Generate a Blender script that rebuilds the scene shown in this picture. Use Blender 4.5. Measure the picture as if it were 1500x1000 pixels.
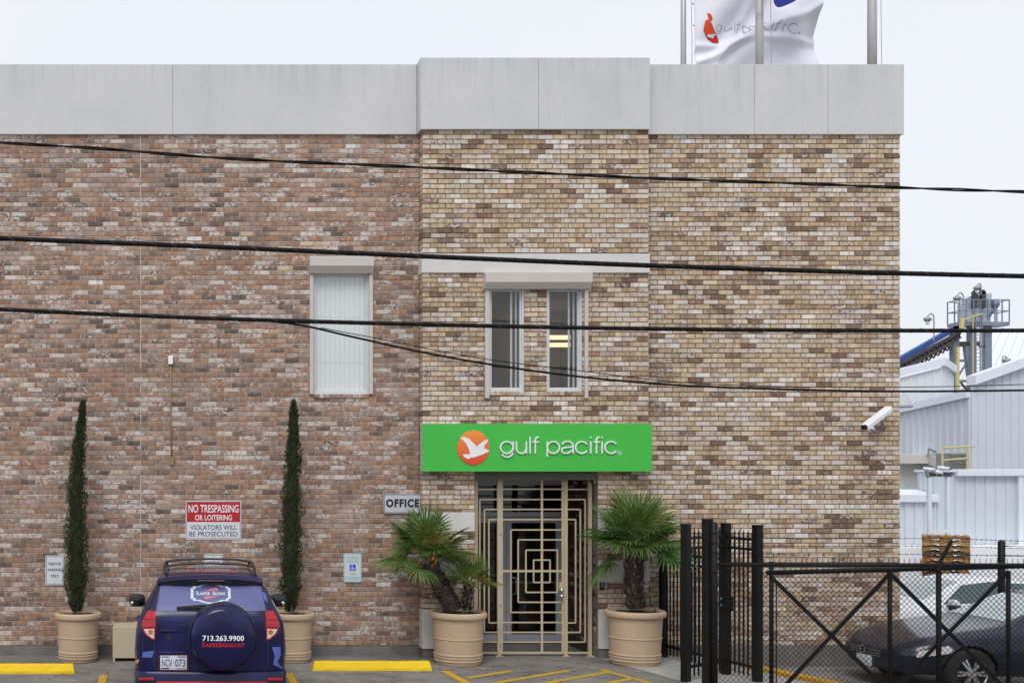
import bpy, bmesh, math, random
from mathutils import Vector, Matrix
from mathutils.bvhtree import BVHTree
R = math.radians
rnd = random.Random(7)
S = bpy.context.scene
for o in list(bpy.data.objects): bpy.data.objects.remove(o)
COL = S.collection

# ------------------------------------------------------------------ camera
CAMD, CAMH, FPX, VX, VY = 18.7, 2.935, 1720.0, 260.0, 690.0
cd = bpy.data.cameras.new('camera'); cam = bpy.data.objects.new('camera', cd); COL.objects.link(cam)
cam.location = (0, -CAMD, CAMH); cam.rotation_euler = (R(90), 0, 0)
cd.sensor_width = 36; cd.lens = FPX/1500*36
cd.shift_x = (750-VX)/1500; cd.shift_y = (VY-500)/1500
cd.clip_start = .1; cd.clip_end = 3000
S.camera = cam
# ------------------------------------------------------------------ light
SUN_EL, SUN_AZ = 52, 200            # soft light from behind the camera, overcast
w = bpy.data.worlds.new('World'); S.world = w; w.use_nodes = True
nt = w.node_tree; nt.nodes.clear()
out = nt.nodes.new('ShaderNodeOutputWorld'); bg = nt.nodes.new('ShaderNodeBackground')
sky = nt.nodes.new('ShaderNodeTexSky'); sky.sky_type = 'NISHITA'; sky.sun_disc = False
sky.sun_elevation = R(SUN_EL); sky.sun_rotation = R(SUN_AZ); sky.dust_density = 5; sky.air_density = 1.0
mixn = nt.nodes.new('ShaderNodeMix'); mixn.data_type = 'RGBA'
mixn.inputs[0].default_value = .93                         # thick even cloud over the clear sky
tcw = nt.nodes.new('ShaderNodeTexCoord'); nzw = nt.nodes.new('ShaderNodeTexNoise'); nzw.inputs['Scale'].default_value = 2.2; nzw.inputs['Detail'].default_value = 3
rpw = nt.nodes.new('ShaderNodeValToRGB'); rpw.color_ramp.elements[0].position = .35; rpw.color_ramp.elements[1].position = .68
nt.links.new(tcw.outputs['Generated'], nzw.inputs['Vector']); nt.links.new(nzw.outputs[0], rpw.inputs[0])
clw = nt.nodes.new('ShaderNodeMix'); clw.data_type = 'RGBA'; nt.links.new(rpw.outputs[0], clw.inputs[0])
clw.inputs[6].default_value = (8.0, 8.3, 9.0, 1); clw.inputs[7].default_value = (8.75, 8.95, 9.4, 1); nt.links.new(clw.outputs[2], mixn.inputs[7])
nt.links.new(sky.outputs[0], mixn.inputs[6]); nt.links.new(mixn.outputs[2], bg.inputs[0])
bg.inputs[1].default_value = .1
nt.links.new(bg.outputs[0], out.inputs[0])
sl = bpy.data.lights.new('sun', 'SUN'); sl.energy = 1.5; sl.angle = R(28); sl.color = (1, .97, .93)
so = bpy.data.objects.new('sun', sl); COL.objects.link(so)
az = R(SUN_AZ); d = Vector((math.sin(az)*math.cos(R(SUN_EL)), math.cos(az)*math.cos(R(SUN_EL)), math.sin(R(SUN_EL))))
so.rotation_euler = d.to_track_quat('Z', 'Y').to_euler(); so.location = (0, -30, 30)
S.view_settings.view_transform = 'Standard'; S.view_settings.look = 'None'
S.view_settings.exposure = .12; S.view_settings.gamma = 1
S.render.engine = 'CYCLES'

# ------------------------------------------------------------------ helpers
def P(px, py, Y):
    z = Y+CAMD
    return Vector(((px-VX)*z/FPX, Y, CAMH-(py-VY)*z/FPX))
def tag(o, label=None, cat=None, group=None, kind=None):
    if label: o['label'] = label
    if cat: o['category'] = cat
    if group: o['group'] = group
    if kind: o['kind'] = kind
    return o
def thing(name, label, cat, loc=(0, 0, 0), rz=0, group=None):
    o = bpy.data.objects.new(name, None); COL.objects.link(o); o.empty_display_size = .1
    o.location = loc; o.rotation_euler = (0, 0, rz)
    return tag(o, label, cat, group)
def chain_loc(p):
    v = Vector((0, 0, 0))
    while p is not None: v += Vector(p.location); p = p.parent
    return v
def lerp(a, b, t): return a+(b-a)*t

class MB:
    def __init__(s): s.v = []; s.f = []; s.c = []; s.cur = None
    def add(s, vs, fs):
        n = len(s.v); s.v += [tuple(p) for p in vs]; s.f += [tuple(i+n for i in f) for f in fs]
        s.c += [s.cur]*len(vs); return s
    def box(s, x0, x1, y0, y1, z0, z1):
        vs = [(x, y, z) for x in (x0, x1) for y in (y0, y1) for z in (z0, z1)]
        return s.add(vs, [(0, 1, 3, 2), (4, 6, 7, 5), (0, 4, 5, 1), (2, 3, 7, 6), (0, 2, 6, 4), (1, 5, 7, 3)])
    def bbox(s, x0, x1, y0, y1, z0, z1, b=.01):
        bm = bmesh.new(); bmesh.ops.create_cube(bm, size=1)
        for v in bm.verts: v.co = Vector((lerp(x0, x1, v.co.x+.5), lerp(y0, y1, v.co.y+.5), lerp(z0, z1, v.co.z+.5)))
        bmesh.ops.bevel(bm, geom=bm.edges[:], offset=b, segments=2, affect='EDGES', profile=.5)
        return s.bm(bm)
    def bm(s, bm):
        bm.verts.index_update(); s.add([v.co.copy() for v in bm.verts], [[v.index for v in f.verts] for f in bm.faces]); bm.free(); return s
    def bar(s, a, b, w, h=None, up=(0, 0, 1)):
        a, b = Vector(a), Vector(b); h = h or w; d = (b-a).normalized(); u = Vector(up)
        if abs(d.dot(u)) > .95: u = Vector((0, 1, 0))
        x = d.cross(u).normalized()*w/2; y = x.cross(d).normalized()*h/2
        vs = [p+i*x+j*y for p in (a, b) for i, j in ((-1, -1), (1, -1), (1, 1), (-1, 1))]
        return s.add(vs, [(3, 2, 1, 0), (4, 5, 6, 7), (0, 1, 5, 4), (1, 2, 6, 5), (2, 3, 7, 6), (3, 0, 4, 7)])
    def tube(s, pts, r, n=8, cap=True):
        pts = [Vector(p) for p in pts]; m = len(pts); rr = r if isinstance(r, (list, tuple)) else [r]*m
        up = None; vs = []
        for i, p in enumerate(pts):
            t = (pts[min(i+1, m-1)]-pts[max(i-1, 0)])
            t = t.normalized() if t.length > 1e-9 else Vector((0, 0, 1))
            if up is None:
                up = Vector((0, 0, 1)) if abs(t.z) < .9 else Vector((0, 1, 0))
            x = t.cross(up).normalized(); up = x.cross(t).normalized()
            for k in range(n):
                a = 2*math.pi*k/n; vs.append(p+(x*math.cos(a)+up*math.sin(a))*rr[i])
        fs = [(i*n+k, i*n+(k+1) % n, (i+1)*n+(k+1) % n, (i+1)*n+k) for i in range(m-1) for k in range(n)]
        if cap: fs += [tuple(range(n-1, -1, -1)), tuple(range((m-1)*n, m*n))]
        return s.add(vs, fs)
    def lathe(s, prof, n=32, c=(0, 0, 0), axis='Z', cap=True):
        vs = []
        for r, h in prof:
            for k in range(n):
                a = 2*math.pi*k/n; x, y = r*math.cos(a), r*math.sin(a)
                q = (x, y, h) if axis == 'Z' else (x, h, -y) if axis == 'Y' else (h, x, y)
                vs.append((q[0]+c[0], q[1]+c[1], q[2]+c[2]))
        fs = [(i*n+k, i*n+(k+1) % n, (i+1)*n+(k+1) % n, (i+1)*n+k) for i in range(len(prof)-1) for k in range(n)]
        if cap and prof[0][0] > 1e-6: fs.append(tuple(range(n-1, -1, -1)))
        if cap and prof[-1][0] > 1e-6: fs.append(tuple(range((len(prof)-1)*n, len(prof)*n)))
        return s.add(vs, fs)
    def prism(s, poly, y0, y1):       # polygon in x,z extruded along y
        n = len(poly)
        vs = [(x, y0, z) for x, z in poly]+[(x, y1, z) for x, z in poly]
        fs = [tuple(range(n)), tuple(range(2*n-1, n-1, -1))]+[(i, i+n, (i+1) % n+n, (i+1) % n) for i in range(n)]
        return s.add(vs, fs)
    def ribbon(s, pts, wd, y0, y1, closed=False):     # monoline stroke in x,z extruded along y
        pts = [Vector((p[0], p[1])) for p in pts]; m = len(pts); L = []
        for i, p in enumerate(pts):
            a = pts[i-1] if (i or closed) else None; b = pts[(i+1) % m] if (i < m-1 or closed) else None
            t1 = (p-a).normalized() if a is not None else None; t2 = (b-p).normalized() if b is not None else None
            if t1 is None: t1 = t2
            if t2 is None: t2 = t1
            t = (t1+t2); t = t.normalized() if t.length > 1e-6 else t1
            nn = Vector((-t.y, t.x)); k = 1/max(.35, nn.dot(Vector((-t1.y, t1.x))))
            L.append((p+nn*wd/2*k, p-nn*wd/2*k))
        for i in range(m if closed else m-1):
            (a, b), (c, d2) = L[i], L[(i+1) % m]
            s.add([(q.x, y, q.y) for y in (y0, y1) for q in (a, b, d2, c)],
                  [(0, 1, 2, 3), (7, 6, 5, 4), (0, 4, 5, 1), (1, 5, 6, 2), (2, 6, 7, 3), (3, 7, 4, 0)])
        return s
    def ellipsoid(s, c, r, n=16, m=10):
        prof = [(math.sin(math.pi*i/m), -math.cos(math.pi*i/m)) for i in range(m+1)]
        k = len(s.v); s.lathe(prof, n)
        s.v[k:] = [(c[0]+x*r[0], c[1]+y*r[1], c[2]+z*r[2]) for x, y, z in s.v[k:]]; return s

def obj(name, mb, mat, parent=None, smooth=False, label=None, local=False, origin=None, angle=None):
    me = bpy.data.meshes.new(name); off = Vector((0, 0, 0)) if local else chain_loc(parent)
    o = bpy.data.objects.new(name, me); COL.objects.link(o); o.parent = parent
    if origin is not None: o.location = Vector(origin)-off; off = Vector(origin)
    me.from_pydata([(x-off.x, y-off.y, z-off.z) for x, y, z in mb.v], [], mb.f)
    if any(c is not None for c in mb.c):
        at = me.color_attributes.new('tint', 'FLOAT_COLOR', 'POINT')
        fl = []
        for c in mb.c: fl += list(c or (1, 1, 1, 1))
        at.data.foreach_set('color', fl)
    if smooth:
        me.polygons.foreach_set('use_smooth', [True]*len(me.polygons))
        if angle:
            try: me.set_sharp_from_angle(angle=R(angle))
            except Exception: pass
    me.materials.append(mat); me.update()
    if label: o['label'] = label
    return o
def clean(mb):         # weld and fix normals
    bm = bmesh.new(); vs = [bm.verts.new(p) for p in mb.v]
    for f in mb.f:
        try: bm.faces.new([vs[i] for i in f])
        except ValueError: pass
    bmesh.ops.remove_doubles(bm, verts=bm.verts[:], dist=1e-5); bmesh.ops.recalc_face_normals(bm, faces=bm.faces[:])
    return MB().bm(bm)
def copy_tree(o, parent=None):
    c = o.copy(); COL.objects.link(c); c.parent = parent
    for ch in list(o.children): copy_tree(ch, c)
    return c
def smooth_path(pts, sub=6):
    pts = [Vector(p) for p in pts]; r = []
    for i in range(len(pts)-1):
        p0, p1, p2, p3 = pts[max(i-1, 0)], pts[i], pts[i+1], pts[min(i+2, len(pts)-1)]
        for k in range(sub):
            t = k/sub
            r.append(.5*((2*p1)+(p2-p0)*t+(2*p0-5*p1+4*p2-p3)*t*t+(3*p1-p0-3*p2+p3)*t**3))
    return r+[pts[-1]]
def arc(cx, cy, rx, ry, a0, a1, n=14):
    return [(cx+rx*math.cos(R(lerp(a0, a1, i/n))), cy+ry*math.sin(R(lerp(a0, a1, i/n)))) for i in range(n+1)]
_tc = {}
def text(body, h, bold=0, sx=1, width=None):     # flat lettering centred on 0,0 -> (verts2d, faces)
    key = (body, bold)
    if key not in _tc:
        cu = bpy.data.curves.new('t', 'FONT'); cu.body = body; cu.size = 1; cu.offset = bold; cu.resolution_u = 4; cu.space_character = 1+max(0, bold-.015)*4.5
        o = bpy.data.objects.new('t', cu); COL.objects.link(o)
        dg = bpy.context.evaluated_depsgraph_get(); me = bpy.data.meshes.new_from_object(o.evaluated_get(dg))
        _tc[key] = ([(v.co.x, v.co.y) for v in me.vertices], [tuple(p.vertices) for p in me.polygons])
        bpy.data.objects.remove(o); bpy.data.curves.remove(cu); bpy.data.meshes.remove(me)
    vs, fs = _tc[key]
    x0, x1 = min(v[0] for v in vs), max(v[0] for v in vs); y0, y1 = min(v[1] for v in vs), max(v[1] for v in vs)
    k = h/(y1-y0); kx = width/(x1-x0) if width else k*sx
    return [((x-(x0+x1)/2)*kx, (y-(y0+y1)/2)*k) for x, y in vs], fs
def put_text(mb, t, cx, cz, y):
    vs, fs = t; return mb.add([(cx+x, y, cz+z) for x, z in vs], fs)

# ------------------------------------------------------------------ materials
def srgb(r, g, b): return tuple(((c/255)/12.92 if c/255 < .04045 else ((c/255+.055)/1.055)**2.4) for c in (r, g, b))
MATS = {}
class NT:
    def __init__(s, name):
        s.m = bpy.data.materials.new(name); s.m.use_nodes = True; s.t = s.m.node_tree
        s.b = s.t.nodes['Principled BSDF']
    def n(s, typ, **kw):
        x = s.t.nodes.new('ShaderNode'+typ)
        for k, v in kw.items(): setattr(x, k, v)
        return x
    def l(s, a, b): s.t.links.new(a, b)
    def noise(s, scale, detail=4, rough=.55, vec=None, mapscale=None, dist=0):
        x = s.n('TexNoise'); x.inputs['Scale'].default_value = scale; x.inputs['Detail'].default_value = detail
        x.inputs['Roughness'].default_value = rough; x.inputs['Distortion'].default_value = dist
        if vec is None: vec = s.n('NewGeometry').outputs['Position']
        if mapscale:
            mp = s.n('Mapping'); mp.inputs['Scale'].default_value = mapscale; s.l(vec, mp.inputs[0]); vec = mp.outputs[0]
        s.l(vec, x.inputs['Vector']); return x.outputs[0]
    def ramp(s, fac, stops):
        x = s.n('ValToRGB'); e = x.color_ramp.elements
        while len(e) < len(stops): e.new(.5)
        for el, (p, c) in zip(e, stops):
            el.position = p; el.color = (c if isinstance(c, tuple) else (c, c, c))+((1,) if not isinstance(c, tuple) or len(c) == 3 else ())
        s.l(fac, x.inputs[0]); return x.outputs[0]
    def mix(s, fac, a, b, mode='MIX'):
        x = s.n('Mix', data_type='RGBA', blend_type=mode)
        for i, q in ((0, fac), (6, a), (7, b)):
            if hasattr(q, 'links'): s.l(q, x.inputs[i])
            else: x.inputs[i].default_value = q if i == 0 else tuple(q)+(1,)
        return x.outputs[2]
    def math(s, op, a, b=0.0):
        x = s.n('Math', operation=op)
        for i, q in enumerate((a, b)):
            if hasattr(q, 'links'): s.l(q, x.inputs[i])
            else: x.inputs[i].default_value = q
        return x.outputs[0]
    def bump(s, h, strength=.3, dist=.01):
        x = s.n('Bump'); x.inputs['Strength'].default_value = strength; x.inputs['Distance'].default_value = dist
        s.l(h, x.inputs['Height']); s.l(x.outputs[0], s.b.inputs['Normal'])
    def color(s, c):
        if hasattr(c, 'links'): s.l(c, s.b.inputs['Base Color'])
        else: s.b.inputs['Base Color'].default_value = tuple(c)+(1,)
def mat(name, col, rough=.6, metal=0, var=.12, scale=6, bump=0, bscale=60, coat=0, mapscale=None, tint=False, spec=None):
    k = NT(name); c = tuple(col)
    if var:
        f = k.noise(scale, 5, .6, mapscale=mapscale)
        cc = k.mix(k.ramp(f, [(.3, 0.), (.7, 1.)]), tuple(x*(1-var) for x in c), tuple(min(1, x*(1+var)) for x in c))
    else: cc = c
    if tint:
        a = k.n('Attribute', attribute_name='tint'); cc = k.mix(1., cc, a.outputs['Color'], 'MULTIPLY')
    k.color(cc); k.b.inputs['Roughness'].default_value = rough; k.b.inputs['Metallic'].default_value = metal
    if spec is not None: k.b.inputs['Specular IOR Level'].default_value = spec
    if coat: k.b.inputs['Coat Weight'].default_value = coat; k.b.inputs['Coat Roughness'].default_value = .05
    if bump: k.bump(k.noise(bscale, 4), bump, .01)
    MATS[name] = k.m; return k.m

def brick_mat():
    k = NT('brick'); a = k.n('Attribute', attribute_name='tint'); pos = k.n('NewGeometry').outputs['Position']
    sc = k.n('VectorMath', operation='SCALE'); k.l(a.outputs['Color'], sc.inputs[0]); sc.inputs['Scale'].default_value = 371.
    off = k.n('VectorMath', operation='ADD'); k.l(pos, off.inputs[0]); k.l(sc.outputs[0], off.inputs[1]); v = off.outputs[0]
    base = a.outputs['Color']; al = a.outputs['Alpha']
    n1 = k.noise(10, 2, .5, v, (1.5, 1, .3))                       # kiln banding across the brick
    c = k.mix(k.ramp(n1, [(.44, .0), (.60, .62)]), base, k.mix(1., base, (.58, .52, .50), 'MULTIPLY'))
    n2 = k.noise(17, 5, .65, v, (1, 1, 1.5), .6)                    # pale slurry patches
    mm = k.n('Math', operation='MULTIPLY_ADD'); k.l(al, mm.inputs[0]); mm.inputs[1].default_value = -.28; mm.inputs[2].default_value = .72
    dif = k.math('SUBTRACT', n2, mm.outputs[0])
    n5 = k.noise(26, 4, .6, v, (1, 1, 1.5), 1.); c = k.mix(k.ramp(n5, [(.56, 0.), (.70, .55)]), c, k.mix(1., base, (.45, .40, .38), 'MULTIPLY'))
    c = k.mix(k.ramp(k.math('MULTIPLY_ADD', dif, 13.), [(.0, .0), (.8, .80)]), c, srgb(206, 198, 192))
    n3 = k.noise(95, 4, .75, v); c = k.mix(.55, c, k.ramp(n3, [(.3, .38), (.7, .64)]), 'OVERLAY')
    n4 = k.noise(.35, 3, .5, pos); c = k.mix(.5, c, k.ramp(n4, [(.35, .42), (.65, .57)]), 'OVERLAY')
    k.color(c); k.b.inputs['Roughness'].default_value = .9; k.b.inputs['Specular IOR Level'].default_value = .2
    k.bump(k.noise(70, 5, .7, v), .35, .004); return k.m
M_BRICK = brick_mat()
M_MORT = mat('mortar', srgb(172, 165, 160), .95, 0, .2, 3, .4, 90)
M_MORT2 = mat('mortar_tan', srgb(118, 109, 101), .95, 0, .2, 3, .4, 90)
def stucco():
    k = NT('parapet_stucco'); pos = k.n('NewGeometry').outputs['Position']
    c = k.mix(k.ramp(k.noise(.8, 5, .6), [(.3, 0.), (.7, 1.)]), srgb(194, 195, 197), srgb(206, 206, 206))
    sep = k.n('SeparateXYZ'); k.l(pos, sep.inputs[0])
    g = k.n('MapRange'); k.l(sep.outputs[2], g.inputs[0]); g.inputs[1].default_value = 8.75; g.inputs[2].default_value = 9.4
    st = k.noise(5, 5, .65, pos, (2.2, 1, .10)); st = k.ramp(st, [(.48, 0.), (.72, 1.)])
    c = k.mix(k.math('MULTIPLY', k.math('MULTIPLY', st, g.outputs[0]), .26), c, srgb(120, 122, 128))
    c = k.mix(k.math('MULTIPLY', k.ramp(k.noise(3, 5, .7, pos, (1.5, 1, .25)), [(.55, 0.), (.8, 1.)]), .25), c, srgb(150, 150, 152))
    k.color(c); k.b.inputs['Roughness'].default_value = .9; k.bump(k.noise(120, 3), .15, .004); return k.m
M_STUCCO = stucco()
M_STONE = mat('pale_stone', srgb(206, 205, 203), .85, 0, .05, 4, .15, 60)
M_PLINTH = mat('plinth_concrete', srgb(112, 110, 106), .9, 0, .22, 4, .3, 40)
def pavement():
    k = NT('lot_pavement'); pos = k.n('NewGeometry').outputs['Position']
    c = k.mix(k.ramp(k.noise(.7, 6, .6), [(.3, 0.), (.7, 1.)]), srgb(104, 101, 97), srgb(140, 136, 130))
    c = k.mix(k.ramp(k.noise(2.4, 6, .7, pos, (.5, 1.6, 1)), [(.52, 0.), (.68, .75)]), c, srgb(80, 77, 75))
    c = k.mix(k.ramp(k.noise(3.1, 5, .7), [(.54, 0.), (.70, .7)]), c, srgb(160, 156, 151))
    c = k.mix(.4, c, k.ramp(k.noise(140, 2, .6), [(.3, .3), (.7, .7)]), 'OVERLAY')
    crk = k.n('TexVoronoi', feature='DISTANCE_TO_EDGE'); crk.inputs['Scale'].default_value = .45
    wv_ = k.n('VectorMath', operation='ADD'); k.l(pos, wv_.inputs[0]); nz_ = k.n('TexNoise'); nz_.inputs['Scale'].default_value = 2.5; k.l(pos, nz_.inputs['Vector']); k.l(nz_.outputs[1], wv_.inputs[1]); k.l(wv_.outputs[0], crk.inputs['Vector'])
    c = k.mix(k.ramp(crk.outputs['Distance'], [(.0, .7), (.012, .0)]), c, srgb(62, 60, 58))
    k.color(c); k.b.inputs['Roughness'].default_value = .9; k.bump(k.noise(90, 4), .4, .008); return k.m
M_PAVE = pavement()
M_APRON = mat('apron_concrete', srgb(166, 165, 162), .9, 0, .18, 1.8, .25, 70)
def worn(name, col, under, lo=.58, scale=9, rough=.7):
    k = NT(name)
    c = k.mix(k.ramp(k.noise(1.5, 4), [(.3, 0.), (.7, 1.)]), tuple(x*.9 for x in col), col)
    c = k.mix(k.ramp(k.noise(scale, 6, .75), [(lo, 0.), (lo+.1, .85)]), c, under)
    k.color(c); k.b.inputs['Roughness'].default_value = rough; return k.m
M_LINE = worn('yellow_line_paint', srgb(205, 165, 30), srgb(118, 112, 98), .555, 16)
M_YELLOW = worn('yellow_kerb_paint', srgb(247, 206, 0), srgb(120, 95, 30), .665, 15, .55)
M_OCHRE = worn('ochre_kerb_paint', srgb(205, 155, 50), srgb(120, 100, 60), .66, 10)
M_WFRAME = mat('white_aluminium', srgb(205, 207, 210), .45, 0, .04)
M_SHUT = mat('shutter_cream', srgb(196, 190, 185), .5, 0, .04, 3)
M_BLIND = mat('blind_vinyl', srgb(224, 230, 229), .6, 0, .03, 2)
M_ALU = mat('grey_aluminium', srgb(186, 190, 200), .4, .1, .05)
M_DARK = mat('dark_interior', srgb(62, 56, 52), .8, 0, .2, 2)
M_LOBBY = mat('lobby_panelling', srgb(150, 112, 78), .7, 0, .35, 3, mapscale=(3, 3, .1))
M_ROOM = mat('office_wall', srgb(206, 202, 204), .9, 0, .04, 1)
M_TAN = mat('gate_tan_paint', srgb(190, 176, 148), .45, 0, .05, 8)
M_BLACK = mat('black_steel_paint', (.007, .007, .008), .5, 0, .2, 8, spec=.25)
M_BPLAST = mat('black_plastic', (.015, .015, .017), .5, 0, .15)
M_RUBBER = mat('rubber', (.02, .02, .021), .85, 0, .2, 10)
M_CHROME = mat('chrome', (.75, .76, .78), .15, 1, 0)
M_STEEL = mat('galvanised_steel', srgb(150, 153, 158), .45, .6, .1, 4)
M_POLE = mat('brushed_pole', srgb(178, 176, 176), .4, .35, .06, 3)
M_WHITE = mat('white_paint', srgb(232, 233, 236), .5, 0, .03)
M_CABLE = mat('cable_black', (.006, .006, .007), .7, 0, .2, 6, spec=.2)
M_LASH = mat('lashing_wire_grey', (.10, .10, .11), .4, .5, 0)
def glass(name, tint=(.8, .85, .86), refl=1.3):
    m = bpy.data.materials.new(name); m.use_nodes = True; t = m.node_tree; t.nodes.clear()
    o = t.nodes.new('ShaderNodeOutputMaterial'); mx = t.nodes.new('ShaderNodeMixShader'); tr = t.nodes.new('ShaderNodeBsdfTransparent')
    gl = t.nodes.new('ShaderNodeBsdfGlossy'); fr = t.nodes.new('ShaderNodeFresnel'); mu = t.nodes.new('ShaderNodeMath'); mu.operation = 'MULTIPLY'
    mu.inputs[1].default_value = refl; ge = t.nodes.new('ShaderNodeNewGeometry'); mi = t.nodes.new('ShaderNodeMapRange'); mi.inputs[3].default_value = 1.5; mi.inputs[4].default_value = 1/1.5; t.links.new(ge.outputs['Backfacing'], mi.inputs[0]); t.links.new(mi.outputs[0], fr.inputs[0]); gl.inputs['Roughness'].default_value = .02
    tr.inputs[0].default_value = tint+(1,); t.links.new(fr.outputs[0], mu.inputs[0]); t.links.new(mu.outputs[0], mx.inputs[0])
    t.links.new(tr.outputs[0], mx.inputs[1]); t.links.new(gl.outputs[0], mx.inputs[2]); t.links.new(mx.outputs[0], o.inputs[0]); return m
M_GLASS = glass('window_glass', (.985, .99, .99), 1.0); M_DGLASS = glass('door_glass', (.72, .72, .72), 1.0); M_CARGL = glass('car_glass', (.35, .47, .47), 2.2)
def emit(name, col, s):
    k = NT(name); k.color(col); k.b.inputs['Emission Color'].default_value = tuple(col)+(1,); k.b.inputs['Emission Strength'].default_value = s; return k.m
M_LAMP = emit('ceiling_lamp_glow', (1, .82, .5), 1.1)

# ------------------------------------------------------------------ ground
def kx(y): return 8.45+(-1.2-y)*.3
def gz(x, y):
    t = min(1, max(0, (x-kx(y)-.1)/1.0)); t2 = min(1, max(0, (x-11)/2)); return -.17*t*t*(3-2*t)-.12*t2-.14*t2*min(1, max(0, (y+.3)/2.5))
xs = [-400, -60, -20, -8, 0, 4, 7, 7.8]+[8+i*.15 for i in range(34)]+[14, 20, 40, 100, 400]
ys = [-60, -30, -12, -8]+[-6+i*.4 for i in range(24)]+[5, 10, 30, 80, 400]
g = MB(); g.add([(x, y, gz(x, y)) for y in ys for x in xs], [(j*len(xs)+i, j*len(xs)+i+1, (j+1)*len(xs)+i+1, (j+1)*len(xs)+i) for j in range(len(ys)-1) for i in range(len(xs)-1)])
ground = obj('ground', g, M_PAVE, smooth=True); ground['kind'] = 'structure'
a = MB(); a.add([(6.5, .0, .005), (6.62, -.3, .005), (7.07, -2.4, .005), (7.9, -6, .005), (kx(-6)+.05, -6, .005), (kx(-1.2)+.05, -1.2, .005), (8.3, .0, .005)], [(0, 1, 2, 3, 4, 5, 6)])
apron = obj('concrete_apron', a, M_APRON); apron['kind'] = 'structure'
def line(x0, y0, x1, y1, wd=.1):
    d = Vector((x1-x0, y1-y0)).normalized(); n = Vector((-d.y, d.x))*wd/2
    m = MB().add([(x0+n.x, y0+n.y, .004), (x0-n.x, y0-n.y, .004), (x1-n.x, y1-n.y, .004), (x1+n.x, y1+n.y, .004)], [(0, 1, 2, 3)])
    obj('painted_line', m, M_LINE, ground)
line(-1.06, -1.76, -1.04, -6.5, .11); line(1.62, -1.62, 1.60, -6.5, .11)
line(3.93, -1.42, 4.35, -6.3, .13)
line(6.27, -1.33, 7.5, -6.0, .1)
for i, (x, y) in enumerate(((4.94, -1.40), (5.83, -1.34), (6.30, -1.52), (6.46, -2.05), (6.63, -2.66), (6.8, -3.3))):
    L = min((x-4.12), 4.)
    line(x-.03, y-.02, x-L, y-L*.75, .1)
kb = MB(); n = 8
for i in range(n):
    y0, y1 = lerp(-1.2, -4.6, i/n), lerp(-1.2, -4.6, (i+1)/n)-(0)
    kb.add([(kx(y)+dx, y, z) for y in (y0, y1) for dx, z in ((0, -.1), (.0, .055), (.02, .07), (.13, .07), (.16, .05), (.17, -.2))],
           [(k, k+1, k+7, k+6) for k in range(5)])
kb.add([(kx(-1.2)+dx, -1.2, z) for dx, z in ((0, -.1), (.0, .055), (.02, .07), (.13, .07), (.16, .05), (.17, -.2))], [(0, 1, 2, 3, 4, 5)])
k_o = obj('yellow_kerb', kb, M_OCHRE); k_o['kind'] = 'structure'

# ------------------------------------------------------------------ the building
BX0, BX1, BY = 3.852, 7.403, -.25          # projecting bay
WX0, WX1 = -6.5, 11.51
ZB, ZT = .165, 8.30                         # brick from plinth to parapet
CR, BL, JT = .0777, .2415, .0125
PAL_L = [((162, 129, 108), 26), ((154, 124, 105), 16), ((170, 142, 123), 16), ((142, 121, 108), 12), ((178, 157, 145), 8), ((114, 99, 91), 6), ((160, 133, 116), 12), ((198, 187, 179), 4), ((160, 142, 131), 14), ((128, 108, 97), 7)]
PAL_R = [((194, 174, 147), 26), ((186, 165, 139), 16), ((205, 190, 169), 16), ((168, 144, 121), 11), ((132, 109, 92), 13), ((217, 209, 200), 14), ((193, 175, 160), 14), ((178, 152, 127), 5), ((154, 133, 118), 6), ((201, 184, 162), 10)]
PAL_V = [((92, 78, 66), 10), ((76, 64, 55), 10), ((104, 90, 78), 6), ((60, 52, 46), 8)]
def pick(x, z, pal=None):
    if pal is None:
        t = 1 if x > BX0-.01 else 0
        if x < BX0 and rnd.random() < .02: t = 1
        if x > BX0 and rnd.random() < .015: t = 0
        pal = PAL_R if t else PAL_L
    r = rnd.random()*sum(q[1] for q in pal)
    for c, wt in pal:
        r -= wt
        if r <= 0: break
    j = rnd.uniform(.93, 1.16); k = rnd.uniform(-.03, .03); c = srgb(*c)
    wsm = rnd.random()**2.4
    return (c[0]*j*(1+k), c[1]*j, c[2]*j*(1-k), wsm)
def brick_geo(mb, O, U, N, u0, u1, z0, z1, dep, col):
    jt = lambda a=.0028: rnd.uniform(-a, a)
    pr = rnd.uniform(-.003, .004); b = rnd.uniform(.003, .006)
    mb.cur = col; vs = []
    for uu, zz, su, sz in ((u0, z0, 1, 1), (u1, z0, -1, 1), (u1, z1, -1, -1), (u0, z1, 1, -1)):
        vs.append((uu+su*b+jt(), zz+sz*b+jt(), pr+jt(.0008)))
    for uu, zz in ((u0, z0), (u1, z0), (u1, z1), (u0, z1)): vs.append((uu+jt(.001), zz+jt(.001), pr-b))
    for uu, zz in ((u0, z0), (u1, z0), (u1, z1), (u0, z1)): vs.append((uu, zz, -dep))
    mb.add([tuple(Vector((O[0], O[1], 0))+U*p+N*q+Vector((0, 0, zz))) for p, zz, q in vs],
           [(0, 1, 2, 3)]+[(4+i, 4+(i+1) % 4, (i+1) % 4, i) for i in range(4)]+[(8+i, 8+(i+1) % 4, 4+(i+1) % 4, 4+i) for i in range(4)])
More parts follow.
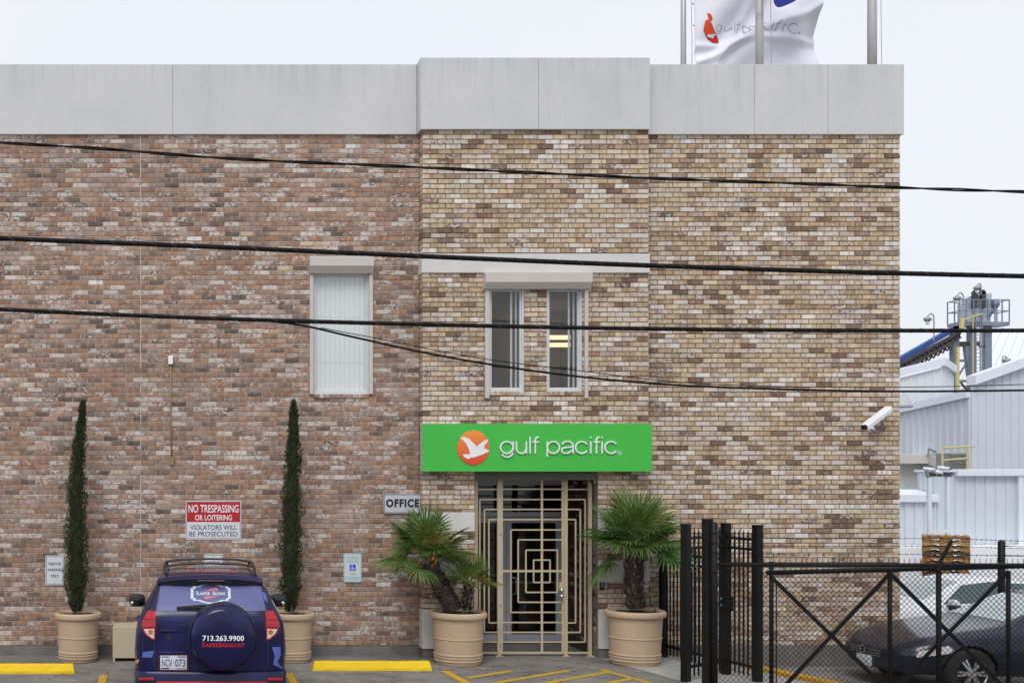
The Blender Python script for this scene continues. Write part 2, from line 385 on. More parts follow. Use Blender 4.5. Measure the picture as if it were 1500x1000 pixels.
def lay(O, U, N, L, z0, z1, holes, dep=.09, pal=None, singles=None, sink=None, end_dep=None):
    U, N = Vector(U), Vector(N); mb = MB(); nrow = int(round((z1-z0)/CR)); cr = (z1-z0)/nrow
    for r in range(nrow):
        a, b = z0+r*cr, z0+(r+1)*cr; zc = (a+b)/2
        iv = [(0., L)]
        for hx0, hx1, hz0, hz1 in holes:
            if hz0-.02 < zc < hz1+.02:
                iv2 = []
                for p, q in iv:
                    if hx1 <= p or hx0 >= q: iv2.append((p, q)); continue
                    if hx0-p > .03: iv2.append((p, hx0))
                    if q-hx1 > .03: iv2.append((hx1, q))
                iv = iv2
        ph = (r % 2)*BL/2+rnd.uniform(-.008, .008)
        for p, q in iv:
            js = [p]; k = math.ceil((p-ph+.06)/BL)
            while ph+k*BL < q-.06: js.append(ph+k*BL); k += 1
            js.append(q)
            for i in range(len(js)-1):
                u0 = js[i]+(JT/2 if i else .001); u1 = js[i+1]-(JT/2 if i < len(js)-2 else .001)
                u0 += rnd.uniform(-.0015, .0015)*(i > 0)
                x = O[0]+U.x*(u0+u1)/2; col = pick(x, zc, pal)
                dd = end_dep if (end_dep and js[i] == 0 and p == 0) else dep
                full = u1-u0 > BL-.03
                if singles is not None and full and dd == dep and singles(x, zc) and len(sink) < 300:
                    one = MB(); brick_geo(one, O, U, N, u0, u1, a+JT/2, b-JT/2, dd, col); sink.append(one)
                else: brick_geo(mb, O, U, N, u0, u1, a+JT/2, b-JT/2, dd, col)
    return mb
def cells(x0, x1, z0, z1, holes):
    X = sorted({x0, x1, *[min(max(h[i], x0), x1) for h in holes for i in (0, 1)]}); Z = sorted({z0, z1, *[min(max(h[i], z0), z1) for h in holes for i in (2, 3)]})
    for i in range(len(X)-1):
        run = None
        for j in range(len(Z)-1):
            cx, cz = (X[i]+X[i+1])/2, (Z[j]+Z[j+1])/2
            solid = not any(h[0] < cx < h[1] and h[2] < cz < h[3] for h in holes)
            if solid: run = (run[0], Z[j+1]) if run else (Z[j], Z[j+1])
            if (not solid or j == len(Z)-2) and run:
                yield X[i], X[i+1], run[0], run[1]; run = None
bld = thing('office_building', 'two storey brick office building with pale grey parapet and projecting entrance bay', 'building', (2.5, .15, 0))
# openings
p0, p1 = P(459, 577, 0), P(541, 399, 0); W1 = (p0.x, p1.x, p0.z, p1.z)
def bp(px, py): return P(px, py, BY)
p0, p1 = bp(716, 573), bp(768, 421); W2 = (p0.x, p1.x, p0.z, p1.z)
p0, p1 = bp(801, 573), bp(853, 421); W3 = (p0.x, p1.x, p0.z, p1.z)
EN = (bp(695, 0).x, bp(876, 0).x, -.1, 2.96)
mw = MB()
for c in cells(WX0, BX0, ZB, ZT, [W1]): mw.box(c[0], c[1], .009, .30, c[2], c[3])
wall_l = obj('brick_wall', mw, M_MORT, bld)
wall_r = obj('brick_wall', MB().box(BX1, WX1-.012, .013, .30, ZB, ZT), M_MORT2, bld)
f = lay((WX0, 0), (1, 0, 0), (0, -1, 0), BX0-WX0, ZB, ZT, [(W1[0]-WX0, W1[1]-WX0, W1[2], W1[3])])
g2 = lay((BX1, 0), (1, 0, 0), (0, -1, 0), WX1-BX1, ZB, ZT, [])
o = obj('brick_field', g2, M_BRICK, wall_r); o['kind'] = 'stuff'
o = obj('brick_field', f, M_BRICK, wall_l); o['kind'] = 'stuff'
mb = MB()
for c in cells(BX0, BX1, ZB, ZT, [W2, W3, EN]): mb.box(c[0]+(.006 if c[0] == BX0 else 0), c[1], BY+.013, .30, c[2], c[3])
bay = obj('projecting_bay', mb, M_MORT2, bld)
sink = []
zband0, zband1 = bp(0, 400).z, bp(0, 372).z
f = lay((BX0, BY), (1, 0, 0), (0, -1, 0), BX1-BX0, ZB, ZT, [tuple((h[0]-BX0, h[1]-BX0, h[2], h[3])) for h in (W2, W3, EN)]+[(0, 9, zband0, zband1)],
        singles=lambda x, z: z > 6.5, sink=sink, end_dep=.243)
o = obj('brick_field', f, M_BRICK, bay); o['kind'] = 'stuff'
for one in sink:
    c = sum((Vector(v) for v in one.v), Vector())/len(one.v)
    obj('brick', one, M_BRICK, bay, origin=c)
# mortar control joint in the left wall
cj = MB(); xj = P(206, 0, 0).x; pts = []
for i in range(60): pts.append((xj+rnd.uniform(-.006, .006), lerp(.5, 8.25, i/59)))
for i in range(59):
    if rnd.random() < .86: cj.add([(pts[i][0]-.008, -.004, pts[i][1]), (pts[i][0]+.008, -.004, pts[i][1]), (pts[i+1][0]+.008, -.004, pts[i+1][1]), (pts[i+1][0]-.008, -.004, pts[i+1][1])], [(0, 1, 2, 3)])
obj('control_joint', cj, mat('joint_sealant', srgb(186, 176, 168), .8), wall_l)
# plinth
pl = MB().box(WX0, BX0-.002, -.012, .28, -.5, ZB-.004).box(BX1+.002, WX1, -.012, .28, -.5, ZB+.012)
obj('plinth', pl, M_PLINTH, bld)
pl = MB().box(BX0, EN[0]-.002, BY-.02, .26, -.3, ZB-.006).box(EN[1]+.002, BX1, BY-.02, .26, -.3, ZB-.006)
obj('plinth', pl, M_PLINTH, bld)
# stone bands
for zz0, zz1 in ((778, 750), (851, 821), (951, 892)):
    za, zb = bp(0, zz0).z+(.02 if zz0 == 951 else 0), bp(0, zz1).z
    thick = .05 if zz0 == 951 else .022
    for xa, xb in ((BX0-.015, EN[0]-.001), (EN[1]+.001, BX1+.012)):
        obj('stone_band', MB().bbox(xa, xb, BY-thick, BY+.2, za, zb, .006), M_STONE, bld)
obj('stone_band', MB().bbox(BX0-.02, BX1+.012, BY-.03, .0, zband0, zband1, .006), M_STONE, bld)
# parapet panels
def parapet(x0, x1, y, top=9.395, bot=8.285, yb=.35):
    m = MB().bbox(x0+.002, x1-.002, y, yb, bot, top, .004); obj('parapet_panel', m, M_STUCCO, bld)
jx = [WX0, P(253, 0, -.04).x, BX0-.05]
for i in range(2): parapet(jx[i], jx[i+1], -.045)
jx = [BX1+.04, P(1105, 0, -.04).x, P(1213, 0, -.04).x, WX1+.035]
for i in range(3): parapet(jx[i], jx[i+1], -.045)
jx = [BX0-.045, P(789, 0, -.3).x, BX1+.0]
for i in range(2): parapet(jx[i], jx[i+1], -.305, 9.41, 8.29, .34)
bk = MB().box(WX0, WX1+.02, -.03, .34, ZT+.005, 9.385)
obj('parapet_core', bk, mat('joint_dark', (.2, .2, .2), .9), bld)
# shell behind the front
def side_brick():
    k = NT('side_brick'); t = k.n('TexBrick'); tc = k.n('TexCoord'); mp = k.n('Mapping'); mp.inputs['Rotation'].default_value = (R(90), 0, R(90))
    k.l(tc.outputs['Object'], mp.inputs[0]); k.l(mp.outputs[0], t.inputs[0]); t.inputs['Scale'].default_value = 1; t.inputs['Brick Width'].default_value = BL; t.inputs['Row Height'].default_value = CR
    t.inputs['Mortar Size'].default_value = .006; t.inputs[1].default_value = srgb(176, 152, 122)+(1,); t.inputs[2].default_value = srgb(130, 104, 84)+(1,); t.inputs[3].default_value = srgb(140, 130, 120)+(1,)
    k.color(t.outputs[0]); k.b.inputs['Roughness'].default_value = .9; return k.m
obj('side_wall', MB().box(WX1-.22, WX1-.001, .095, 14, -.5, 9.38), side_brick(), bld)
obj('roof_slab', MB().box(WX0, WX1-.23, .36, 14, 8.75, 8.9), mat('roof_gravel', (.25, .24, .23), .95, 0, .2, 20), bld)
# rooms behind the glass
def room(x0, x1, y0, y1, z0, z1, m, ceil=None):
    r = MB(); v = [(x, y, z) for x in (x0, x1) for y in (y0, y1) for z in (z0, z1)]
    r.add(v, [(2, 6, 7, 3), (0, 2, 3, 1), (4, 5, 7, 6), (0, 4, 6, 2), (1, 3, 7, 5)])
    return obj('interior_room', r, m, bld)
room(W1[0]-.4, W1[1]+.4, .302, 2.5, W1[2]-.6, W1[3]+.2, M_ROOM)
room(W2[0]-.6, W3[1]+1.2, .302, 4.5, W2[2]-.7, W2[3]+.25, M_ROOM)
rm = room(EN[0]-.3, EN[1]+.3, 1.42, 5.5, -.003, 2.7, M_LOBBY)
for (x0, x1, z0, z1) in ((801, 829, 491, 497), (801, 829, 502, 508)):
    a0, a1 = P(x0, z1, 3.6), P(x1+6, z0, 3.6)
    obj('ceiling_light', MB().box(a0.x-.4, a1.x, 3.58, 3.64, a0.z, a1.z), M_LAMP, bld)
# windows
def window(h, yf, slats, full):
    x0, x1, z0, z1 = h; root = obj('window', MB().box(x0-.001, x0+.03, yf+.02, yf+.12, z0, z1).box(x1-.03, x1+.001, yf+.02, yf+.12, z0, z1)
        .box(x0+.03, x1-.03, yf+.02, yf+.12, z0, z0+.035).box(x0+.03, x1-.03, yf+.02, yf+.12, z1-.03, z1), M_WFRAME, bld)
    fr = MB(); t = .028
    for a0, a1, b0, b1 in ((x0+.03, x0+.03+t, z0+.035, z1-.03), (x1-.03-t, x1-.03, z0+.035, z1-.03), (x0+.03+t, x1-.03-t, z0+.035, z0+.035+t), (x0+.03+t, x1-.03-t, z1-.03-t, z1-.03)):
        fr.box(a0, a1, yf+.05, yf+.10, b0, b1)
    obj('sash', fr, M_WFRAME, root)
    obj('pane', MB().box(x0+.055, x1-.055, yf+.072, yf+.078, z0+.06, z1-.055), M_GLASS, root)
    n = int((x1-x0-.08)/.075)
    for i in range(n):
        xx = x0+.05+(i+.5)*(x1-x0-.10)/n
        if not full and i < n-2: continue
        w2 = .042; a = R(5 if full else 50)
        dx, dy = w2*math.cos(a), w2*math.sin(a)
        yy = yf+.102 if full else yf+.14
        m = MB().add([(xx-dx, yy-dy, z0+.05), (xx, yy-.012, z0+.05), (xx+dx, yy+dy, z0+.05), (xx-dx, yy-dy, z1-.02), (xx, yy-.012, z1-.02), (xx+dx, yy+dy, z1-.02)], [(0, 1, 4, 3), (1, 2, 5, 4)])
        obj('blind_slat', m, M_BLIND, root, smooth=True)
    nb = max(4, int((x1-x0)/.082))
    for i in range(nb):
        m = MB(); u0 = x0+(x1-x0)*i/nb+.005; u1 = x0+(x1-x0)*(i+1)/nb-.005
        brick_geo(m, (0, yf-.018), Vector((1, 0, 0)), Vector((0, -1, 0)), u0, u1, z0-.062, z0-.002, .1, pick(x0, z0))
        obj('sill_brick', m, M_BRICK, root)
    return root
wn1 = window(W1, 0, 9, True); wn2 = window(W2, BY, 6, False); wn3 = window(W3, BY, 6, False)
def shutter(root, pl, pr, pt, pm, pb, rb, yf, rails):
    a, b = P(pl, pt, yf-.16), P(pr, pb, yf-.16)
    x0, x1, zt, zb = a.x, b.x, a.z, b.z; zm = P(0, pm, yf-.16).z
    m = MB(); prof = [(yf+.01, zt), (yf-.155, zt), (yf-.165, zt-.012), (yf-.165, zm), (yf-.09, zb), (yf+.01, zb)]
    m.add([(x, y, z) for x in (x0, x1) for y, z in prof], [(5, 4, 3, 2, 1, 0), (6, 7, 8, 9, 10, 11)]+[(i, (i+1) % 6, (i+1) % 6+6, i+6) for i in range(6)])
    obj('shutter_box', m, M_SHUT, root)
    for q0, q1 in rails:
        c0, c1 = P(q0, rb, yf-.05), P(q1, pb, yf-.05)
        obj('guide_rail', MB().bbox(c0.x, c1.x, yf-.05, yf+.012, c0.z, zb-.002, .004), M_SHUT, root)
    return zb
shutter(wn1, 454, 548, 375, 389, 399, 577, 0, ((454, 459), (541, 546.5)))
shutter(wn2, 711.5, 868, 398, 413, 422, 583, BY, ((711, 717), (857, 862)))
# entrance: vestibule walls, ceiling, doors
vs = MB().box(EN[0]-.3, EN[0]-.001, .302, 1.5, 0, 3).box(EN[1]+.008, EN[1]+.3, .302, 1.5, 0, 3).box(EN[0], EN[1], -.2, 1.5, 2.962, 3.1)
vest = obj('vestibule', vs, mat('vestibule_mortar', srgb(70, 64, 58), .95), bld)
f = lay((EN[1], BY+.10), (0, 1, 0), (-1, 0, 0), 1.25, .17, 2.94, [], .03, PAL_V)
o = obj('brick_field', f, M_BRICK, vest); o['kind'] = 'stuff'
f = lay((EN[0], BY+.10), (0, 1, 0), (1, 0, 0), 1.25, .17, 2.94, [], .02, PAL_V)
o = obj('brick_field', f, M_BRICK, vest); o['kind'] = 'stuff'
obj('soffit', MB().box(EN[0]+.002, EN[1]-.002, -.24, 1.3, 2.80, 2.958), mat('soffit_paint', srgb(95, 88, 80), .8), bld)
YD = 1.3
dx0, dxm, dx1 = EN[0]+.01, P(741.5, 0, YD).x, EN[1]-.02
fr = MB().box(dx0, dx1, YD+.02, YD+.10, 2.16, 2.24).box(dx0, dx0+.05, YD+.02, YD+.10, 0, 2.16).box(dx1-.05, dx1, YD+.02, YD+.10, 0, 2.16).box(dx0, dx1, YD+.02, YD+.10, 2.70, 2.796)
dfr = obj('door_frame', fr, M_ALU, bld)
obj('transom_pane', MB().box(dx0+.02, dx1-.02, YD+.055, YD+.062, 2.24, 2.70), M_DGLASS, dfr)
for x0, x1, hinge in ((dx0+.055, dxm-.004, 0), (dxm+.004, dx1-.055, 1)):
    m = MB().box(x0, x0+.085, YD, YD+.045, .02, 2.15).box(x1-.085, x1, YD, YD+.045, .02, 2.15).box(x0+.085, x1-.085, YD, YD+.045, .02, .16).box(x0+.085, x1-.085, YD, YD+.045, 2.06, 2.15)
    dl = obj('door', m, M_ALU, bld)
    obj('pane', MB().box(x0+.08, x1-.08, YD+.02, YD+.026, .15, 2.07), M_DGLASS, dl)
    hx = x0+.05 if hinge else x1-.05; s = 1 if hinge else -1
    obj('pull_handle', MB().tube([(hx, YD, 1.14), (hx+s*.02, YD-.05, 1.14), (hx+s*.10, YD-.06, 1.12), (hx+s*.10, YD-.06, .86), (hx+s*.02, YD-.05, .84), (hx, YD, .84)], .011), M_CHROME, dl, True)
    obj('push_bar', MB().bar((x0+.08, YD+.07, 1.04), (x1-.08, YD+.07, 1.04), .03, .03), M_ALU, dl)

# ------------------------------------------------------------------ security gate
YG = -.02
def gp(x, y): return P(680+x/3.448, 690+y/3.448, YG)
gt = thing('security_gate', 'tan welded steel security gate with nested rectangle bars across the entrance', 'gate', (5.6, YG, 0))
gzs = lambda y: max(.02, gp(0, y).z)
def gbar(x0, y0, x1, y1, wd, name='bar', dy=0, dep=.03, par=None):
    a, b = gp(min(x0, x1), max(y0, y1)), gp(max(x0, x1), min(y0, y1)); h = wd/2
    if abs(x0-x1) < 1: m = MB().box(a.x-h, a.x+h, YG-dep/2+dy, YG+dep/2+dy, a.z-h*0, b.z)
    else: m = MB().box(a.x, b.x, YG-dep/2+dy, YG+dep/2+dy, a.z-h, a.z+h)
    obj(name, m, M_TAN, par or gt)
for x in (58, 174.5, 511.5, 634):
    a = gp(x, 20); q = obj('post', MB().box(a.x-.027, a.x+.027, YG-.027, YG+.027, .008, 2.80), M_TAN, gt)
    obj('base_plate', MB().box(a.x-.06, a.x+.06, YG-.05, YG+.05, .0, .010), M_TAN, q)
W_ = .021
leaf = MB(); a, b = gp(188.5, 915), gp(496.5, 39)
for x in (188.5, 496.5): leaf.box(gp(x, 0).x-.017, gp(x, 0).x+.017, YG-.018, YG+.018, a.z-.017, b.z+.017)
for z in (a.z, b.z): leaf.box(a.x+.017, b.x-.017, YG-.018, YG+.018, z-.017, z+.017)
leaf = obj('gate_leaf', leaf, M_TAN, gt)
gbar(391, 40, 391, 915, .034, 'upright', -.004, .032, leaf)
gbar(194, 503, 491, 503, .034, 'cross_rail', .003, .034, leaf)
for y in (90, 142, 192, 243, 762, 812, 861): gbar(194, y, 491, y, W_, par=leaf)
for y, x0, x1 in ((295, 235, 491), (711, 235, 491), (345, 272, 491), (660, 272, 491), (397, 311, 470), (610, 311, 470), (447, 350, 433), (560, 350, 433)): gbar(x0, y, x1, y, W_, par=leaf)
for x, y0, y1 in ((235, 295, 711), (272, 345, 660), (311, 397, 610), (470, 397, 610), (350, 447, 560), (433, 447, 560)): gbar(x, y0, x, y1, W_, dy=.002, dep=.028, par=leaf)
for xa, xb, nest in ((62, 168, (78, 101, 124)), (518, 627, (610, 586, 562))):
    gbar(xa, 39, xb, 39, .03, 'panel_rail'); gbar(xa, 915, xb, 915, .03, 'panel_rail'); gbar(xa, 91, xb, 91, W_)
    for x, y0, y1 in zip(nest, (142, 192, 243), (861, 812, 764)):
        gbar(x, y0, xb if xa < 100 else xa, y0, W_); gbar(x, y1, xb if xa < 100 else xa, y1, W_); gbar(x, y0, x, y1, W_, dy=.002, dep=.028)
a = gp(485, 600); obj('lock_plate', MB().bbox(a.x-.02, a.x+.03, YG-.022, YG+.02, a.z-.02, a.z+.13, .003), M_TAN, leaf)
for y in (598, 628):
    a = gp(485, y); obj('knob', MB().lathe([(.0, -.085), (.02, -.082), (.03, -.065), (.028, -.05), (.012, -.035), (.012, -.015), (.03, -.012), (.03, 0)], 16, (a.x, YG-.018, a.z), 'Y'), M_CHROME, leaf, True)
for y in (120, 310, 670, 870):
    a = gp(181.5, y); obj('hinge', MB().tube([(a.x, YG-.03, a.z-.04), (a.x, YG-.03, a.z+.04)], .009), M_TAN, leaf, True)

# ------------------------------------------------------------------ signs
def plate(name, label, cat, px0, py0, px1, py1, yw, mb_mat, border=None, bcol=None, rad=.02, group=None, holes=True):
    a, b = P(px0, py1, yw-.012), P(px1, py0, yw-.012); y = yw-.012
    o = thing(name, label, cat, ((a.x+b.x)/2, yw, a.z), 0, group)
    def rr(i, r):
        x0, x1, z0, z1 = a.x+i, b.x-i, a.z+i, b.z-i; pts = []
        for cx, cz, a0 in ((x1-r, z1-r, 0), (x0+r, z1-r, 90), (x0+r, z0+r, 180), (x1-r, z0+r, 270)): pts += arc(cx, cz, r, r, a0, a0+90, 5)
        return pts
    obj('panel', MB().prism(rr(0, rad), y, y+.004), mb_mat, o)
    if border:
        bi, bw = border; obj('border', MB().ribbon(rr(bi, max(rad-bi, .006)), bw, y-.0012, y-.0004, True), bcol, o)
    if holes:
        for z in (a.z+.03, b.z-.03): obj('bolt', MB().lathe([(0, -.006), (.006, -.005), (.007, 0)], 8, ((a.x+b.x)/2, y, z), 'Y'), M_STEEL, o, True)
    obj('bracket', MB().box((a.x+b.x)/2-.02, (a.x+b.x)/2+.02, y+.004, yw+.01, a.z+.02, b.z-.02), M_STEEL, o)
    return o, a, b, y
M_SIGNW = mat('sign_white', srgb(214, 216, 222), .45, 0, .03); M_RED = mat('sign_red', srgb(178, 22, 36), .45, 0, .05); M_INK = mat('ink_black', srgb(22, 24, 32), .5, 0, 0)
M_NAVY = mat('ink_navy', srgb(40, 62, 95), .5, 0, 0); M_TEAL = mat('ink_teal', srgb(88, 176, 178), .5, 0, 0); M_HBLUE = mat('sign_blue', srgb(30, 92, 225), .45, 0, 0)
M_SILV = mat('sign_silver', srgb(196, 198, 206), .4, .1, .04); M_MAROON = mat('ink_maroon', srgb(120, 45, 55), .5, 0, 0)
def words(o, lines, y, m, a, b, name='lettering'):
    for body, h, wd, cx, cz, bold in lines: obj(name, put_text(MB(), text(body, h, bold, width=wd), cx, cz, y), m, o)
# no trespassing
o, a, b, y = plate('warning_sign', 'red and white no trespassing sign on the brick wall above the parked SUV', 'sign', 272, 733, 353.5, 790, 0, M_SIGNW, (.018, .008), M_MAROON, .015)
cx, W = (a.x+b.x)/2, b.x-a.x; zz = lambda py: P(0, py, -.012).z
obj('red_field', MB().box(a.x+.024, b.x-.024, y-.0016, y-.0008, zz(764), b.z-.024), M_RED, o)
words(o, [('NO TRESPASSING', .125, W*.90, cx, zz(744.6), .014), ('OR LOITERING', .088, W*.665, cx, zz(757.6), .014)], y-.0024, M_WHITE, a, b)
words(o, [('VIOLATORS WILL', .078, W*.84, cx, zz(772), .006), ('BE PROSECUTED', .078, W*.87, cx, zz(781.6), .006)], y-.0016, M_NAVY, a, b)
def visitor(px0, py0, label):
    o, a, b, y = plate('parking_sign', label, 'sign', px0, py0, px0+27.5, py0+43.5, 0, M_SIGNW, (.016, .007), M_NAVY, .02)
    cx = (a.x+b.x)/2; z0 = P(0, py0, -.012).z; k = .01087
    words(o, [('VISITOR', .044, .205, cx, z0-12.4*k, .022), ('PARKING', .044, .22, cx, z0-21*k, .022), ('ONLY', .044, .13, cx, z0-30*k, .022)], y-.0016, M_NAVY, a, b)
visitor(66.5, 813, 'small white visitor parking sign beside the cypress with the bent tip')
visitor(299, 811, 'small white visitor parking sign on the wall below the no trespassing sign')
# office
o, a, b, y = plate('office_sign', 'silver OFFICE sign with black letters on the brick wall above the leaning palm', 'sign', 562, 723, 617.5, 751.5, 0-.03, M_SILV, (.012, .008), M_INK, .03)
words(o, [('OFFICE', .135, (b.x-a.x)*.88, (a.x+b.x)/2, P(0, 736.6, y).z, .055)], y-.0016, M_INK, a, b)
# accessible parking
o, a, b, y = plate('accessible_parking_sign', 'white and teal reserved van accessible parking sign with blue wheelchair square', 'sign', 503, 809.5, 530, 852.5, 0, M_SIGNW, (.010, .012), M_TEAL, .025)
cx = (a.x+b.x)/2; z0 = P(0, 809.5, -.012).z; k = .01087
words(o, [('RESERVED', .046, .215, cx, z0-6.8*k, .0), ('PARKING', .046, .19, cx, z0-12.3*k, .0), ('VAN', .046, .09, cx, z0-30.4*k, .0), ('ACCESSIBLE', .046, .235, cx, z0-37*k, .0)], y-.0016, M_TEAL, a, b)
cz = z0-21.3*k
sq = obj('blue_square', MB().bbox(cx-.05, cx+.05, y-.0022, y-.0006, cz-.05, cz+.05, .0005), M_HBLUE, o)
wc = MB(); wc.prism(arc(cx-.008, cz+.033, .008, .008, 0, 342, 12), y-.0034, y-.003)
wc.ribbon([(cx-.008, cz+.02), (cx-.005, cz-.006), (cx+.016, cz-.006), (cx+.027, cz-.03)], .009, y-.0034, y-.003)
wc.ribbon(arc(cx-.004, cz-.013, .024, .024, 130, 330, 14), .007, y-.0040, y-.0035)
obj('wheelchair_symbol', wc, M_WHITE, sq)
# the green sign
YS = -.42
def sp(x, y): q = P(620+x/4.412, 610+y/4.412, YS); return (q.x, q.z)
a, b = P(619, 690, YS), P(955, 620.5, YS)
gs = thing('company_sign', 'long bright green box sign with white lettering and orange bird disc over the entrance', 'sign', ((a.x+b.x)/2, BY, a.z))
M_GREEN = mat('sign_green', srgb(62, 184, 66), .45, 0, .03, 3); M_EDGE = mat('sign_edge', srgb(190, 192, 190), .5, 0, .05)
obj('box', MB().bbox(a.x, b.x, YS+.012, BY+.004, a.z, b.z, .004), M_EDGE, gs)
face = obj('face', MB().box(a.x-.002, b.x+.002, YS, YS+.0119, a.z-.002, b.z+.002), M_GREEN, gs)
k = NT('logo_orange'); sep = k.n('SeparateXYZ'); k.l(k.n('NewGeometry').outputs['Position'], sep.inputs[0])
mr = k.n('MapRange'); k.l(sep.outputs[2], mr.inputs[0]); mr.inputs[1].default_value = sp(0, 310)[1]; mr.inputs[2].default_value = sp(0, 90)[1]
k.color(k.ramp(mr.outputs[0], [(0., srgb(214, 62, 38)), (.5, srgb(232, 110, 48)), (1., srgb(240, 150, 62))])); M_LOGO = k.m
disc = obj('logo_disc', MB().prism([sp(*q) for q in arc(323, 200, 104, 112, 0, 350, 40)], YS-.012, YS-.001), M_LOGO, gs)
BIRD = [(235, 135), (270, 133), (295, 143), (315, 163), (345, 193), (372, 170), (400, 152), (420, 148), (416, 160), (397, 180), (388, 205), (405, 207), (412, 214), (425, 221), (422, 227), (400, 235), (375, 247), (330, 262), (302, 265), (292, 275), (270, 265), (250, 245), (300, 242), (302, 237), (290, 205), (270, 167), (250, 147)]
obj('logo_bird', MB().prism([sp(*q) for q in BIRD], YS-.018, YS-.0122), M_WHITE, disc)
def letters():
    A = lambda *q: arc(*q)
    yield [A(538, 199, 41, 38, 0, 360, 24), [(579, 160), (579, 225)]+A(540, 222, 39, 39, 0, 148, 12)]
    yield [[(600, 160), (600, 205)]+A(632, 205, 32, 32, 180, 90, 6)[1:]+A(632, 205, 32, 32, 90, 20, 5)[1:], [(664, 160), (664, 238)]]
    yield [[(688, 129), (688, 238)]]
    yield [[(722, 238), (722, 152)]+A(741, 152, 19, 20, 180, 285, 8)[1:], [(702, 164), (745, 164)]]
    yield [[(799, 160), (799, 260)], A(838, 199, 39, 38, 180, 540, 24)]
    yield [[(893, 172)]+A(930, 188, 35, 29, 205, 360, 10)+[(966, 238)], [(964, 194), (915, 200)]+A(912, 218, 20, 18, 255, 90, 8)+[(935, 235), (963, 215)]]
    yield [A(1022, 199, 40, 38, -35, -325, 20)]
    yield [[(1080, 160), (1080, 238)], [(1080, 130), (1080, 139)]]
    yield [[(1117, 238), (1117, 152)]+A(1135, 152, 18, 20, 180, 280, 8)[1:], [(1098, 164), (1138, 164)]]
    yield [[(1153, 160), (1153, 238)], [(1153, 130), (1153, 139)]]
    yield [A(1211, 199, 40, 38, -35, -325, 20)]
for L in letters():
    m = MB()
    for i, st in enumerate(L): m.ribbon([sp(*q) for q in st], .0205, YS-.024-.002*i, YS-.0005+.0001*i)
    obj('letter', clean(m) if 0 else m, M_WHITE, gs)
m = MB().ribbon([sp(*q) for q in arc(1268, 235, 11, 11, 0, 340, 18)], .006, YS-.008, YS-.001, True); q = sp(1268, 235); put_text(m, text('R', .026, .02), q[0], q[1], YS-.006)
obj('registered_mark', m, M_WHITE, gs)

# ------------------------------------------------------------------ wall fittings
a = P(250, 527.5, 0); t = thing('junction_box', 'small white electrical box with thin conduit down to a tan outlet box', 'electrical box', (a.x, 0, P(0, 682, 0).z))
obj('box', MB().bbox(a.x-.038, a.x+.038, -.06, .0, a.z-.068, a.z+.068, .006), M_WHITE, t)
z1 = P(0, 534, 0).z; z2 = P(0, 669, 0).z; x2 = P(251.5, 0, 0).x
obj('conduit', MB().tube([(a.x, -.018, z1), (a.x+.004, -.018, (z1+z2)/2), (x2, -.018, z2)], .011, 8), mat('conduit_tan', srgb(150, 124, 98), .6), t, True)
a = P(251.5, 674.5, 0); obj('outlet_box', MB().bbox(a.x-.037, a.x+.037, -.055, 0, a.z-.065, a.z+.06, .004), mat('outlet_tan', srgb(140, 122, 92), .6), t)
# bullet camera
a = P(1278, 629, 0); t = thing('security_camera', 'white bullet security camera on bracket near the corner of the brick wall', 'security camera', (a.x, 0, a.z))
c0, c1 = P(1266, 626, -.42), P(1302, 599, -.12)
dv = (c1-c0).normalized(); hs = MB(); n = 12
up = Vector((0, 0, 1)); sx = dv.cross(up).normalized(); uu = sx.cross(dv).normalized()
prof = [(-.055, -.04), (.055, -.04), (.06, .02), (.045, .05), (-.045, .05), (-.06, .02)]
hs.add([c+sx*p+uu*q for c in (c0, c1) for p, q in prof], [(5, 4, 3, 2, 1, 0), (6, 7, 8, 9, 10, 11)]+[(i, (i+1) % 6, (i+1) % 6+6, i+6) for i in range(6)])
hb = obj('housing', hs, M_WHITE, t)
obj('lens_window', MB().add([c0-dv*.004+sx*p*.85+uu*q*.85 for p, q in prof], [(5, 4, 3, 2, 1, 0)]), M_BPLAST, hb)
mid = c0.lerp(c1, .62)-uu*.05
obj('bracket', MB().tube(smooth_path([mid, mid-uu*.09+dv*.02, P(1288, 632, -.12), P(1278, 630, -.1), P(1276, 629, 0)]), .02, 8), M_STEEL, t, True)
obj('mount', MB().lathe([(.0, -.02), (.05, -.02), (.055, .0)], 16, tuple(P(1276, 629, 0)), 'Y'), M_WHITE, t, True)
# dome camera at the gate head
a = P(867, 703, -.1); t = thing('dome_camera', 'small grey dome camera tucked under the soffit beside the gate top', 'security camera', (a.x, -.1, a.z))
obj('housing', MB().lathe([(0, -.0), (.05, .0), (.06, .02), (.06, .07), (.05, .08)], 20, (a.x+.02, -.1, a.z), 'X'), M_SHUT, t, True)
obj('dome', MB().ellipsoid((a.x+.02, -.1, a.z), (.045, .048, .048)), M_BPLAST, t, True)
obj('arm', MB().box(a.x+.08, EN[1]+.01, -.12, -.08, a.z-.02, a.z+.02), M_SHUT, t)
a = P(871, 858, BY); t = thing('intercom', 'small black intercom button plate on the brick beside the gate', 'intercom', (EN[1]+.06, BY, a.z-.05))
obj('case', MB().bbox(EN[1]+.02, EN[1]+.09, BY-.04, BY+.002, a.z-.06, a.z+.06, .006), M_BPLAST, t)
obj('button', MB().box(EN[1]+.045, EN[1]+.065, BY-.044, BY-.0405, a.z-.01, a.z+.03), M_STEEL, t)
